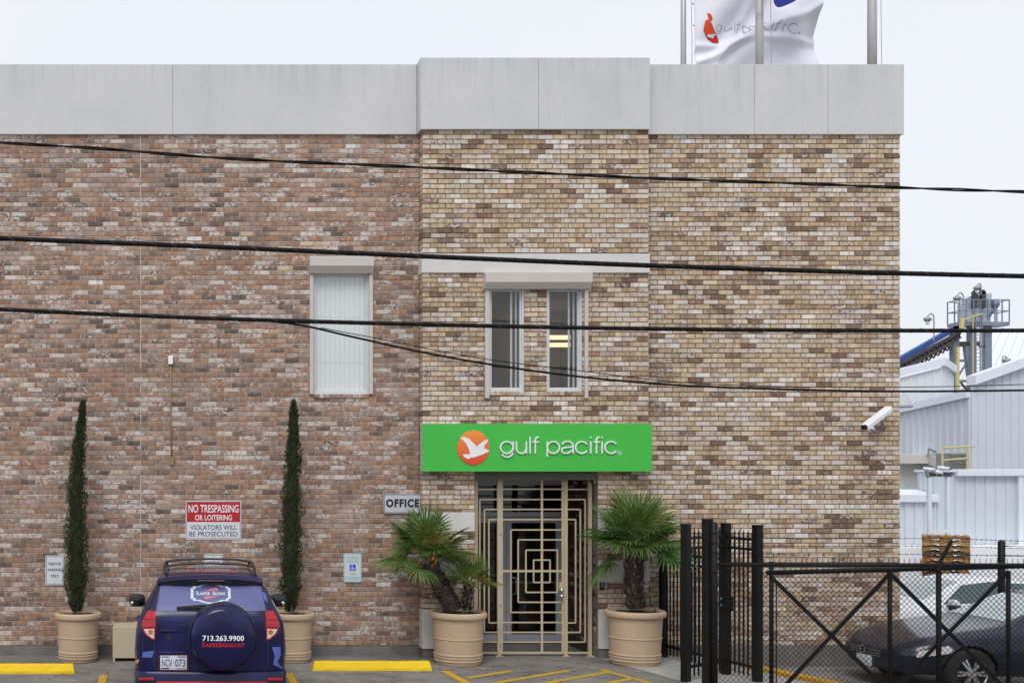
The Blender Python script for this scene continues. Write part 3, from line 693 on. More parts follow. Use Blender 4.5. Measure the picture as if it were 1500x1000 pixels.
# corner fixture
a = P(1321, 370, .3); t = thing('corner_floodlight', 'small dark floodlight sticking out high on the building corner above the bullet camera', 'floodlight', (WX1, .3, a.z))
obj('head', MB().add([(WX1+.0, .2, a.z-.09), (WX1+.09, .2, a.z+.06), (WX1, .2, a.z+.04), (WX1, .5, a.z-.09), (WX1+.09, .5, a.z+.06), (WX1, .5, a.z+.04)], [(0, 1, 2), (5, 4, 3), (0, 3, 4, 1), (1, 4, 5, 2), (2, 5, 3, 0)]), M_BPLAST, t)
# beige cabinet
c0, c1 = P(165, 972, -.55), P(199, 917, -.55)
t = thing('utility_cabinet', 'beige metal utility cabinet standing low against the wall behind the SUV', 'cabinet', (c0.x+.3, -.4, 0))
M_BEIGE = mat('cabinet_beige', srgb(192, 182, 155), .5, 0, .04, 3)
obj('case', MB().bbox(c0.x, c0.x+.62, -.55, -.05, .05, c1.z, .006), M_BEIGE, t)
for xx in (c0.x+.005, c0.x+.585):
    for yy in (-.545, -.08): obj('foot', MB().box(xx, xx+.03, yy, yy+.03, 0, .051), M_BEIGE, t)
# wheel stops
def wheel_stop(x0, x1, yf, label):
    t = thing('wheel_stop', label, 'wheel stop', ((x0+x1)/2, yf+.08, 0), 0, 'yellow wheel stops by the wall')
    m = MB(); pr = [(0, .0), (0, .035), (.022, .12), (.04, .13), (.12, .13), (.14, .12), (.16, .035), (.16, 0)]; n = 14
    for i in range(n+1):
        u = i/n; e = .03 if i in (0, n) else 0
        x = lerp(x0, x1, u)
        for y, z in pr: m.v.append((x-(e*(z/.13)*(1 if i else -1) if e else 0), yf+y+rnd.uniform(-.003, .003), z*(1 if z < .1 else 1+rnd.uniform(-.02, .02)))); m.c.append(None)
    k = len(pr)
    m.f += [(i*k+j, i*k+j+1, (i+1)*k+j+1, (i+1)*k+j) for i in range(n) for j in range(k-1)]+[tuple(range(k-1, -1, -1)), tuple(range(n*k, (n+1)*k))]
    b = obj('block', m, M_YELLOW, t)
    for u in (.2, .8): obj('pin', MB().lathe([(0, .139), (.012, .138), (.014, .12)], 8, (lerp(x0, x1, u), yf+.08, 0)), M_STEEL, t)
a, b = P(458, 982, -1.4), P(633, 982, -1.4); wheel_stop(a.x, b.x, -1.40, 'yellow concrete wheel stop between the cypress pot and the leaning palm pot')
a, b = P(-75, 987, -1.6), P(110, 987, -1.6); wheel_stop(a.x, b.x, -1.65, 'yellow concrete wheel stop in front of the free standing cypress pot')

# ------------------------------------------------------------------ pots and plants
M_POT = mat('pot_terracotta_beige', srgb(190, 166, 140), .7, 0, .07, 3, .08, 80); M_SOIL = mat('potting_soil', (.03, .024, .02), .95, 0, .3, 30)
def pot(x, y, rim, h, label, group):
    t = thing('planter_pot', label, 'planter pot', (x, y, 0), 0, group); s = rim; b = s*.80
    def rr(z): return lerp(b, s*.90, z/h)
    pr = [(b*.9, 0), (b*.97, .006), (b*1.0, .03)]
    for z in (.07, .115, .155):
        q = rr(z*h/.78); zc = z*h/.78; pr += [(q, zc-.018), (q+.012, zc-.010), (q+.012, zc+.006), (q, zc+.014)]
    zc = h*.50; q = rr(zc); pr += [(q, zc-.012), (q+.009, zc-.006), (q+.009, zc+.006), (q, zc+.012)]
    pr += [(rr(h-.11), h-.11), (rr(h-.10), h-.10), (s*.985, h-.085), (s, h-.055), (s*.995, h-.025), (s*.96, h-.006), (s*.92, h), (s*.87, h-.008), (s*.84, h-.04), (s*.83, h-.09)]
    obj('shell', MB().lathe(pr, 48, (x, y, 0)), M_POT, t, True, angle=50)
    sm = MB(); n = 24; vs = [(x, y, h-.03)]
    for r_ in (.45, .86):
        for k in range(n): vs.append((x+s*r_*math.cos(6.283*k/n), y+s*r_*math.sin(6.283*k/n), h-.05+rnd.uniform(-.01, .012)))
    sm.add(vs, [(0, 1+k, 1+(k+1) % n) for k in range(n)]+[(1+k, 1+n+k, 1+n+(k+1) % n, 1+(k+1) % n) for k in range(n)])
    obj('soil', sm, M_SOIL, t, True)
PC1 = P(114.5, 0, -.48); PC2 = P(427, 0, -.48); PP1 = P(671, 0, -.74); PP2 = P(930, 0, -.74)
pot(PC1.x, -.48, .365, .755, 'large beige ribbed pot holding the cypress beside the visitor sign', 'large beige planter pots')
pot(PC2.x, -.48, .365, .755, 'large beige ribbed pot holding the cypress close to the parked SUV', 'large beige planter pots')
pot(PP1.x, -.74, .435, .80, 'large beige ribbed pot holding the leaning palm between OFFICE sign and gate', 'large beige planter pots')
pot(PP2.x, -.74, .45, .82, 'large beige ribbed pot holding the upright palm beside the black fence', 'large beige planter pots')
M_CYP = mat('cypress_foliage', (.056, .074, .042), .8, 0, .25, 9, tint=True, spec=.2); M_BARK = mat('pale_bark', srgb(140, 132, 124), .85, 0, .25, 20, .4, 60)
def cypress(label, axis, prof, y, seed):
    rn = random.Random(seed); axis = [P(a, b, y) for a, b in axis]; z0, z1 = axis[0].z, axis[-1].z
    def at(z):
        for i in range(len(axis)-1):
            if z <= axis[i+1].z: break
        t = (z-axis[i].z)/(axis[i+1].z-axis[i].z); return lerp(axis[i].x, axis[i+1].x, t)
    def rad(z):
        t = (z-z0)/(z1-z0)
        for i in range(len(prof)-1):
            if t <= prof[i+1][0]: break
        u = (t-prof[i][0])/(prof[i+1][0]-prof[i][0]); return lerp(prof[i][1], prof[i+1][1], u)*(1+.10*math.sin(z*9+seed)+.07*math.sin(z*23))
    t = thing('cypress_tree', label, 'tree', (axis[0].x, y, .72), 0, 'slender cypress trees in pots')
    obj('trunk', MB().tube([(axis[0].x+.02, y-.05, .70), (axis[0].x+.01, y-.03, 1.0), (at(2.2), y, 2.2), (at(3.4), y, 3.4)], [.022, .02, .016, .006], 8), M_BARK, t, True)
    m = MB()
    core = []
    N = 10500
    for i in range(N):
        tt = rn.random()**1.15; z = lerp(z0, z1, tt); rr = rad(z); a = rn.uniform(0, 6.283)
        lob = 1+.20*math.sin(a*3+z*7+seed)+.16*math.sin(a*5-z*13)+.12*math.sin(a*2+z*21+seed*2)+(.35 if rn.random() < .012 else 0)
        q = math.sqrt(rn.uniform(.12, 1)) ; r_ = rr*lob*q
        p = Vector((at(z)+math.cos(a)*r_, y+math.sin(a)*r_, z))
        dirv = Vector((math.cos(a)*rn.uniform(.05, .75), math.sin(a)*rn.uniform(.05, .75), rn.uniform(.7, 1.2)))
        dirv += Vector((rn.uniform(-.3, .3), rn.uniform(-.3, .3), 0)); dirv.normalize()
        L = rn.uniform(.03, .065)*(1 if tt < .93 else 1.5); wd = rn.uniform(.004, .008)
        sd = dirv.cross(Vector((rn.uniform(-1, 1), rn.uniform(-1, 1), rn.uniform(-.4, .4)))).normalized()*wd
        s2 = dirv.cross(sd).normalized()*wd
        br = rn.uniform(.55, 1.35); br *= (1.35 if rn.random() < .1 else 1)
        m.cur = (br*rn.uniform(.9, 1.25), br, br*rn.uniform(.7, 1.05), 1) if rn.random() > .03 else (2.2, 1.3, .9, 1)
        for s_ in (sd, s2): m.add([p, p+dirv*L*.45+s_, p+dirv*L, p+dirv*L*.5-s_], [(0, 1, 2, 3)])
    obj('crown', m, M_CYP, t)
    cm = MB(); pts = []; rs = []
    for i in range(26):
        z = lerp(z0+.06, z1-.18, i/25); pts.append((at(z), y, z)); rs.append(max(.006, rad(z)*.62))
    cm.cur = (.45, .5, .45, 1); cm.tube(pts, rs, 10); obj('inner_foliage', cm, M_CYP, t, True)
PR = [(0, .07), (.06, .125), (.18, .165), (.33, .165), (.45, .148), (.6, .125), (.75, .10), (.86, .075), (.94, .045), (.98, .015), (1, .006)]
cypress('slender dark cypress with a bent tip beside the visitor parking sign', [(112, 896), (112, 800), (112, 720), (115, 660), (120, 615), (122, 590)], PR, -.48, 3)
cypress('slender dark straight cypress standing close to the parked SUV', [(425, 896), (426, 800), (428, 700), (430, 640), (430, 590)], [(0, .05), (.05, .11), (.12, .15), (.2, .155), (.26, .17), (.35, .165), (.5, .14), (.62, .128), (.75, .11), (.86, .085), (.93, .055), (.97, .02), (1, .006)], -.48, 11)
M_PALM = mat('palm_leaf', (.085, .165, .038), .45, 0, .25, 5, tint=True); M_PTR = mat('palm_trunk_fibre', (.045, .036, .030), .9, 0, .3, 25, .5, 70, tint=True)
def frond(m, base, dirv, plen, flen, rn, droop=.12, nl=26, spread=118, hue=1.0):
    dirv = dirv.normalized(); side = dirv.cross(Vector((0, 0, 1)))
    side = side.normalized() if side.length > .05 else Vector((1, 0, 0))
    side = (Matrix.Rotation(rn.uniform(-.5, .5), 3, dirv) @ side).normalized(); nrm = side.cross(dirv).normalized()
    tip = base+dirv*plen+Vector((0, 0, -droop*.3*plen))
    m.cur = (1.6*hue, 1.15, 1.2, 1); mid = base.lerp(tip, .5)+Vector((0, 0, .03*plen)); m.tube([base, mid, tip], [.012, .008, .006], 5)
    d2 = (tip-mid).normalized()
    for i in range(nl):
        a = R(lerp(-spread, spread, i/(nl-1))+rn.uniform(-3, 3)); L = flen*(.62+.38*math.cos(a*.62))*rn.uniform(.9, 1.05)
        ld = (d2*math.cos(a)+side*math.sin(a)).normalized(); wv = nrm.cross(ld).normalized(); wd = flen*.026
        br = rn.uniform(.75, 1.25); g = rn.random()
        m.cur = (br*hue*(1.35 if g < .12 else 1), br, br*.85, 1); vs = []
        for s_, wf in ((.04, .35), (.4, 1.0), (.72, .72), (1., .06)):
            c = tip+ld*L*s_+nrm*(.10*L*math.sin(s_*1.6)*abs(math.sin(a))-.0)+Vector((0, 0, -droop*L*s_*s_*s_))
            fold = nrm*wd*wf*.7
            vs += [c+wv*wd*wf+fold*.5, c-fold*.5, c-wv*wd*wf+fold*.5]
        m.add(vs, [(r*3+j, r*3+j+1, r*3+j+4, r*3+j+3) for r in range(3) for j in range(2)])
def palm(label, path, r0, r1, n, plen, flen, y, seed, lean=(0, 0), flow=False, fl=1.0, group='fan palms in pots', low=-25):
    rn = random.Random(seed); path = smooth_path([Vector(p) for p in path], 5); base = path[0]
    t = thing('fan_palm', label, 'palm', tuple(base), 0, group)
    m = MB(); m.cur = (1, 1, 1, 1); k = len(path); m.tube(path, [lerp(r0, r1, i/(k-1))*(1+.05*math.sin(i*2.3)) for i in range(k)], 14)
    nb = int(330*(path[-1]-path[0]).length/1.0)
    for i in range(nb):
        u = rn.random(); f = u*(k-1); j = min(int(f), k-2); c = path[j].lerp(path[j+1], f-j); ax = (path[j+1]-path[j]).normalized()
        a = rn.uniform(0, 6.283); ex = ax.cross(Vector((0, 1, .1))).normalized(); ey = ax.cross(ex)
        o = ex*math.cos(a)+ey*math.sin(a); rr = lerp(r0, r1, u); tg = ax.cross(o)
        wd = rn.uniform(.013, .026); L = rn.uniform(.045, .095); p = c+o*rr*.92; q = p+(o*.7+ax*rn.uniform(.5, 1.1)).normalized()*L
        v = rn.uniform(.5, 1.5); m.cur = (v, v, v, 1); nn = len(m.v)
        m.add([p-tg*wd, p+tg*wd, q+tg*wd*.5+o*.004, q-tg*wd*.5+o*.004, p-ax*.012+o*.004], [(0, 1, 2, 3), (4, 1, 2), (4, 3, 0), (4, 2, 3)])
        if rn.random() < .5:
            for z in (nn+2, nn+3): m.c[z] = (7, 7, 7.4, 1)
    obj('trunk', m, M_PTR, t)
    top = path[-1]; ld = Vector((lean[0], lean[1], 1)).normalized()
    for i in range(n):
        g = (i+.5)/n; el = lerp(84, low, g**.85)+rn.uniform(-7, 7)-(22 if i % 9 == 8 else 0); a = i*2.39996+rn.uniform(-.25, .25)
        dv = Vector((math.cos(a)*math.cos(R(el)), math.sin(a)*math.cos(R(el)), math.sin(R(el))))+Vector((lean[0], lean[1], 0))*.5
        if dv.y > .15: dv.y *= .45                          # the wall stops growth behind
        m = MB(); sc = rn.uniform(.85, 1.1)*(1-.12*g)
        frond(m, top+dv.normalized()*.03+Vector((0, 0, rn.uniform(-.06, .05))), dv, plen*sc, flen*sc, rn, lerp(.05, .28, g), hue=rn.uniform(.85, 1.25)*fl*(1.7 if i % 11 == 10 else 1))
        obj('frond', m, M_PALM, t)
    return t, top
y = -.74
t, top = palm('upright fan palm with shaggy dark trunk beside the black picket fence', [P(931, 890, y), P(929, 850, y), P(930, 802, y)], .125, .14, 38, .42, .56, y, 5, low=0)
pth = [P(664, 893, y), P(652, 868, y), P(636, 842, y), P(625, 822, y)]
t, top = palm('leaning fan palm with curved shaggy trunk under the OFFICE sign', pth, .135, .135, 30, .42, .50, y-.05, 9, lean=(-.16, -.05), fl=1.1, low=2)
fm = MB()
for i in range(26):
    c = top+Vector((rnd.choice((-.16, .04, .07))+rnd.uniform(-.04, .04), -.13+rnd.uniform(-.03, .03), rnd.uniform(-.08, .06))); fm.ellipsoid(c, (.012, .012, .017), 5, 4)
obj('flower_cluster', fm, mat('palm_flower', srgb(190, 120, 20), .7, 0, .3, 40), t)
palm('small young fan palm growing beside the leaning palm in the same pot', [P(684, 893, y-.12), P(684, 878, y-.12), P(687, 858, y-.12)], .06, .05, 15, .24, .32, y-.12, 21, lean=(.12, -.1), fl=1.15, low=14)
# little weeds in the pots
M_WEED = mat('weed_leaf', (.05, .10, .03), .6, 0, .3, 20)
def weed(x, y, z, label, seed):
    rn = random.Random(seed); t = thing('weed', label, 'plant', (x, y, z)); m = MB(); st = MB()
    for i in range(14):
        a = rn.uniform(0, 6.28); e = rn.uniform(.4, 1.3); L = rn.uniform(.05, .12); d = Vector((math.cos(a)*math.cos(e), math.sin(a)*math.cos(e), math.sin(e)))
        s_ = d.cross(Vector((0, 0, 1))).normalized()*.022; b = Vector((x, y, z)); st.tube([b, b+d*L*.5], .002, 4)
        m.add([b+d*L*.4, b+d*L*.75+s_, b+d*L*1.15-Vector((0, 0, .015)), b+d*L*.75-s_], [(0, 1, 2, 3)])
    obj('leaf_cluster', m, M_WEED, t); obj('stem', st, M_WEED, t)
weed(PP2.x-.22, -.95, .78, 'small green weed sprouting on the gate side of the upright palm pot', 1)
weed(PP2.x+.20, -.95, .78, 'small green weed sprouting on the fence side of the upright palm pot', 2)
weed(PP1.x+.06, -1.03, .77, 'small green weed sprouting in the leaning palm pot', 3)

# ------------------------------------------------------------------ vehicles
def paint(name, col, rough=.22, coat=.6, weave=None):
    k = NT(name); c = col
    if weave:
        tc = k.n('TexCoord').outputs['Object']; fs = []
        for ang in (45, -45):
            mp = k.n('Mapping'); mp.inputs['Rotation'].default_value = (0, R(ang), 0); k.l(tc, mp.inputs[0])
            wv = k.n('TexWave'); wv.inputs['Scale'].default_value = 11; k.l(mp.outputs[0], wv.inputs[0]); fs.append(wv.outputs['Fac'])
        ck = k.n('TexChecker'); ck.inputs['Scale'].default_value = 9; mp = k.n('Mapping'); mp.inputs['Rotation'].default_value = (0, R(45), 0); k.l(tc, mp.inputs[0]); k.l(mp.outputs[0], ck.inputs[0])
        f = k.mix(ck.outputs[1], fs[0], fs[1]); area = k.ramp(k.noise(1.7, 2, .5, tc), [(.50, 0.), (.66, 1.)])
        f = k.math('MULTIPLY', k.math('MULTIPLY', k.ramp(f, [(.55, 0.), (.85, 1.)]), area), .42)
        c = k.mix(f, col, weave)
    k.color(c); k.b.inputs['Roughness'].default_value = rough; k.b.inputs['Coat Weight'].default_value = coat; k.b.inputs['Coat Roughness'].default_value = .04
    if not coat: k.b.inputs['Specular IOR Level'].default_value = .38
    return k.m
M_BLUE = paint('blue_wrap', (.006, .006, .050), .22, 0, (.05, .06, .36)); M_NVY = paint('dark_navy_paint', (.010, .012, .030), .2, .25); M_WCAR = paint('white_car_paint', srgb(225, 228, 232), .3, .5)
M_LBLUE = paint('light_blue_graphic', srgb(84, 100, 180), .3, .4); M_WRAPGL = paint('perforated_window_film', (.10, .112, .27), .22, .2); M_CRED = paint('red_graphic', srgb(176, 22, 30), .35, .4)  # window film: pale sky reflection put into its base colour
M_ORNG = paint('orange_graphic', srgb(220, 150, 30), .35, .3); M_LRED = mat('tail_lamp_red', (.40, .006, .014), .22, 0, .3, 25, coat=.15); M_LCLR = mat('lamp_clear', srgb(205, 200, 196), .12, 0, .1, 40, coat=1); M_LAMB = mat('lamp_amber', srgb(190, 100, 50), .2, 0, .1)
M_FWHITE = mat('print_white', srgb(235, 236, 240), .5, 0, 0); M_FRED = mat('print_red', srgb(205, 28, 36), .5, 0, 0); M_FGREY = mat('print_grey', srgb(196, 202, 214), .5, 0, 0); M_FSALM = mat('print_salmon', srgb(190, 110, 130), .5, 0, 0)
def section(v, W, B, T, Sl, Rf):
    h = T-B
    return [(0, Sl), (.75*W, Sl), (.95*W, Sl+.08), (W, Sl+.30), (W, (Sl+B)/2+.1), (.975*W, B-.08), (.93*W, B), (lerp(.93*W, Rf, .35), B+.35*h), (lerp(.93*W, Rf, .72), B+.72*h), (Rf, B+.94*h), (Rf*.72, T-.006), (0, T)]
def loft(st):
    bm = bmesh.new(); rings = []
    for s in st:
        half = section(*s); v = s[0]
        pts = [(-u, v, w) for u, w in half[1:-1]]; ring = [bm.verts.new((half[0][0], v, half[0][1]))]+[bm.verts.new((u, v, w)) for u, w in half[1:-1]]+[bm.verts.new((0, v, half[-1][1]))]+[bm.verts.new(p) for p in reversed(pts)]
        rings.append(ring)
    n = len(rings[0])
    for a, b in zip(rings, rings[1:]):
        for k in range(n): bm.faces.new((a[k], a[(k+1) % n], b[(k+1) % n], b[k]))
    for ring in (rings[0], rings[-1]):
        k = n//2
        bm.faces.new((ring[0], ring[1], ring[n-1]))
        for i in range(1, k-1): bm.faces.new((ring[i], ring[i+1], ring[n-i-1], ring[n-i]))
        bm.faces.new((ring[k-1], ring[k], ring[k+1]))
    bmesh.ops.recalc_face_normals(bm, faces=bm.faces[:]); return bm
def car_shell(root, st, mt, wheels, wr):
    bm = loft(st); me = bpy.data.meshes.new('body'); bm.to_mesh(me); bm.free()
    o = bpy.data.objects.new('body_source', me); COL.objects.link(o)
    md = o.modifiers.new('s', 'SUBSURF'); md.levels = 3; md.render_levels = 3
    cut = []
    for (wy, wz, half) in wheels:
        for sd in (-1, 1):
            cm = MB().lathe([(wr*1.13, sd*half*.62), (wr*1.13, sd*(half+.3))], 40, (0, 0, 0), 'X'); cm.v = [(x, yy+wy, z+wz) for x, yy, z in cm.v]
            c = obj('cut', clean(cm), mt); b = o.modifiers.new('b', 'BOOLEAN'); b.object = c; b.operation = 'DIFFERENCE'; cut.append(c)
    dg = bpy.context.evaluated_depsgraph_get(); ev = o.evaluated_get(dg); m2 = bpy.data.meshes.new_from_object(ev)
    bpy.data.objects.remove(o)
    for c in cut: bpy.data.objects.remove(c)
    m2.materials.clear(); m2.materials.append(mt); m2.polygons.foreach_set('use_smooth', [True]*len(m2.polygons))
    try: m2.set_sharp_from_angle(angle=R(40))
    except Exception: pass
    b = bpy.data.objects.new('body', m2); COL.objects.link(b); b.parent = root
    bm = bmesh.new(); bm.from_mesh(m2); bvh = BVHTree.FromBMesh(bm); bm.free(); return b, bvh
def proj(bvh, polys, off, view='rear', step=.06, depth=.02, tri=None):
    """polygons in the flat of the view laid on the body surface; view rear (x,z along +y), left/right (y,z), top (x,y), front"""
    bm = bmesh.new()
    if tri is not None:
        vs = [bm.verts.new((p[0], p[1], 0)) for p in tri[0]]
        for f in tri[1]:
            try: bm.faces.new([vs[i] for i in f])
            except ValueError: pass
    else:
        for poly in polys: bm.faces.new([bm.verts.new((p[0], p[1], 0)) for p in poly])
    for ax in (0, 1):
        lo, hi = min(v.co[ax] for v in bm.verts), max(v.co[ax] for v in bm.verts); k = math.ceil(lo/step)*step
        while k < hi:
            nrm = Vector((1, 0, 0)) if ax == 0 else Vector((0, 1, 0))
            bmesh.ops.bisect_plane(bm, geom=bm.verts[:]+bm.edges[:]+bm.faces[:], plane_co=nrm*k, plane_no=nrm, dist=1e-5); k += step
    D = {'rear': lambda a, b: (Vector((a, -3, b)), Vector((0, 1, 0))), 'front': lambda a, b: (Vector((a, 9, b)), Vector((0, -1, 0))),
         'left': lambda a, b: (Vector((-3, a, b)), Vector((1, 0, 0))), 'right': lambda a, b: (Vector((3, a, b)), Vector((-1, 0, 0))), 'top': lambda a, b: (Vector((a, b, 4)), Vector((0, 0, -1)))}[view]
    base = {}
    for v in bm.verts:
        o_, d_ = D(v.co.x, v.co.y); hit = bvh.ray_cast(o_, d_)
        if hit[0] is None:
            hit = bvh.find_nearest(o_+d_*2.6)
        nn = hit[1]
        if nn.dot(d_) > 0: nn = -nn
        v.co = hit[0]+nn*off; base[v] = nn
    mb = MB(); bm.verts.index_update(); vs = [v.co.copy() for v in bm.verts]; n = len(vs); fs = [[v.index for v in f.verts] for f in bm.faces]
    if depth:
        vs2 = [v.co-base[v]*depth for v in bm.verts]; ed = []
        for e in bm.edges:
            if len(e.link_faces) == 1: ed.append((e.verts[0].index, e.verts[1].index))
        mb.add(vs+vs2, fs+[(a, b, b+n, a+n) for a, b in ed])
    else: mb.add(vs, fs)
    bm.free(); return clean(mb)
def wheel(root, x, yy, z, r, wd, side, rim_m=None, spokes=6):
    wh = obj('wheel', MB().lathe([(r*.62, -wd/2), (r*.9, -wd/2), (r*.985, -wd*.36), (r, -wd*.2), (r, wd*.2), (r*.985, wd*.36), (r*.9, wd/2), (r*.62, wd/2)], 40, (x, yy, z), 'X', False), M_RUBBER, root, True, local=True, angle=40)
    s = side; m = MB().lathe([(r*.60, s*-wd*.1), (r*.66, s*wd*.40), (r*.70, s*wd*.48), (r*.655, s*wd*.50), (r*.61, s*wd*.40), (r*.59, -s*wd*.1)], 40, (x, yy, z), 'X', False)
    for i in range(spokes):
        for da in (-.14, .14):
            a = i*6.2832/spokes+da; c = Vector((0, math.cos(a), math.sin(a))); q = Vector((x, yy, z)); a2 = i*6.2832/spokes+da*.55
            m.bar(q+Vector((s*wd*.44, 0, 0))+Vector((0, math.cos(i*6.2832/spokes+da*1.6), math.sin(i*6.2832/spokes+da*1.6)))*r*.10, q+Vector((s*wd*.38, 0, 0))+c*r*.64, r*.085, .02, (1, 0, 0))
    m.lathe([(0, s*wd*.47), (r*.12, s*wd*.46), (r*.16, s*wd*.38), (r*.16, 0)], 20, (x, yy, z), 'X')
    obj('rim', m, rim_m or M_CHROME, wh, True, local=True, angle=30)
    obj('brake_disc', MB().lathe([(0, s*wd*.05), (r*.6, s*wd*.05), (r*.6, -s*wd*.1), (0, -s*wd*.1)], 24, (x, yy, z), 'X'), M_BPLAST, wh, local=True)

# --- the wrapped SUV
YR = -4.9; XS = P(308.5, 0, YR).x
suv = thing('parked_suv', 'dark blue advertising wrapped SUV with rear spare wheel parked facing the wall', 'car', (XS, YR, 0), R(-.6))
st = [(-.035, .70, 1.10, 1.17, .50, .60), (-.005, .80, 1.17, 1.26, .44, .64), (.05, .865, 1.20, 1.335, .40, .635), (.14, .893, 1.20, 1.45, .36, .62), (.25, .905, 1.20, 1.585, .33, .60), (.36, .91, 1.20, 1.675, .30, .585), (.55, .912, 1.19, 1.70, .30, .58), (1.2, .912, 1.17, 1.715, .28, .58),
      (1.9, .91, 1.15, 1.705, .28, .57), (2.3, .908, 1.12, 1.50, .28, .60), (2.8, .905, 1.06, 1.13, .28, .70), (3.4, .89, 1.0, 1.06, .28, .70), (3.95, .86, .90, .97, .30, .66), (4.25, .78, .78, .86, .34, .60), (4.36, .62, .66, .74, .40, .5)]
WHS = [(.80, .36, .91), (3.42, .36, .90)]
body, bv = car_shell(suv, st, M_BLUE, WHS, .36)
def sv(px, py, v=0.):                    # photo point on the tail -> (x, z) in the car
    q = P(px, py, YR+v); return (q.x-XS, q.z)
def suvp(name, mb, m, par=None, smooth=True, label=None): return obj(name, mb, m, par or suv, smooth, label, True, angle=35)
for wy, wz, hf in WHS:
    for s in (-1, 1): wheel(suv, s*.80, wy, wz, .36, .225, s)
# tailgate with a dark gap round it
TG = [(-.655, 1.285), (-.655, .66), (-.60, .605), (.61, .605), (.665, .66), (.665, 1.285)]
gap = [(-.668, 1.29), (-.668, .65), (-.61, .592), (.62, .592), (.678, .65), (.678, 1.29)]
suvp('tailgate_gap', proj(bv, [gap], .002, depth=0), M_BPLAST)
tg = suvp('tailgate', proj(bv, [TG], .010, depth=.008), M_BLUE)
GLS = [sv(231.5, 897), sv(389.5, 897), sv(381.5, 857), sv(376, 853, .3), sv(242, 853, .3), sv(236.5, 857, .2)]
GLS = [(-.635, 1.292), (.645, 1.292), (.60, 1.585), (.585, 1.60), (-.575, 1.60), (-.59, 1.585)]
suvp('window_seal', proj(bv, [[(-.655, 1.282), (.665, 1.282), (.617, 1.60), (-.607, 1.60)]], .004, depth=0), M_BPLAST)
rg = suvp('rear_window', proj(bv, [GLS], .008, depth=.006), M_WRAPGL)
# spoiler
m = MB(); ncol = 24
prof = [(.42, 1.69), (.30, 1.695), (.20, 1.672), (.175, 1.655), (.19, 1.640), (.30, 1.605), (.42, 1.62)]
for i in range(ncol+1):
    u = lerp(-1, 1, i/ncol); e = abs(u)**3
    for v, z in prof: m.v.append((u*.63, v+.10*e, z-.045*e-.012*u*u)); m.c.append(None)
k = len(prof); m.f += [(i*k+j, i*k+(j+1) % k, (i+1)*k+(j+1) % k, (i+1)*k+j) for i in range(ncol) for j in range(k)]+[tuple(range(k-1, -1, -1)), tuple(range(ncol*k, (ncol+1)*k))]
spl = suvp('spoiler', clean(m), M_BLUE)
m = MB()
for i in range(ncol):
    for u in (lerp(-.97, .97, i/ncol), lerp(-.97, .97, (i+1)/ncol)):
        e = abs(u)**3
        for v, z in ((.166, 1.652), (.20, 1.592), (.36, 1.592)): m.v.append((u*.63, v+.10*e, z-.045*e-.012*u*u-.004)); m.c.append(None)
    n4 = i*6; m.f += [(n4, n4+1, n4+4, n4+3), (n4+1, n4+2, n4+5, n4+4)]
suvp('spoiler_underside', m, M_BPLAST, spl)
suvp('brake_light', MB().bbox(-.15, .17, .155, .19, 1.628, 1.645, .004), mat('brake_lens', srgb(90, 80, 84), .25), spl)
# roof: dark glass panel, rails and cross bars
suvp('roof_panel', proj(bv, [[(-.5, .62), (.5, .62), (.52, 1.75), (-.52, 1.75)]], .004, 'top', .12, .003), mat('roof_black_film', (.02, .018, .024), .18, 0, .1, coat=.6))
for s in (-1, 1):
    suvp('roof_rail', MB().tube(smooth_path([(s*.545, .52, 1.68), (s*.55, .62, 1.735), (s*.56, 1.2, 1.75), (s*.555, 1.85, 1.735), (s*.55, 1.97, 1.68)]), .017, 8), M_BPLAST)
for v in (.95, 1.72): suvp('cross_bar', MB().tube([(-.55, v, 1.745), (-.35, v, 1.772), (0, v, 1.78), (.35, v, 1.772), (.55, v, 1.745)], .014, 8), M_BPLAST)
def smallcaps(parts, h, width, bold):
    vs, fs, x = [], [], 0.
    for body, k_ in parts:
        if body == ' ': x += h*.45; continue
        v, f_ = text(body, h*k_, bold); w0 = min(p[0] for p in v); w1 = max(p[0] for p in v); n_ = len(vs)
        vs += [(x+p[0]-w0, p[1]-h*(1-k_)/2) for p in v]; fs += [tuple(i+n_ for i in q) for q in f_]; x += w1-w0+h*.12
    sx_ = width/(x-h*.12); return [((p[0]*sx_)-width/2, p[1]) for p in vs], fs
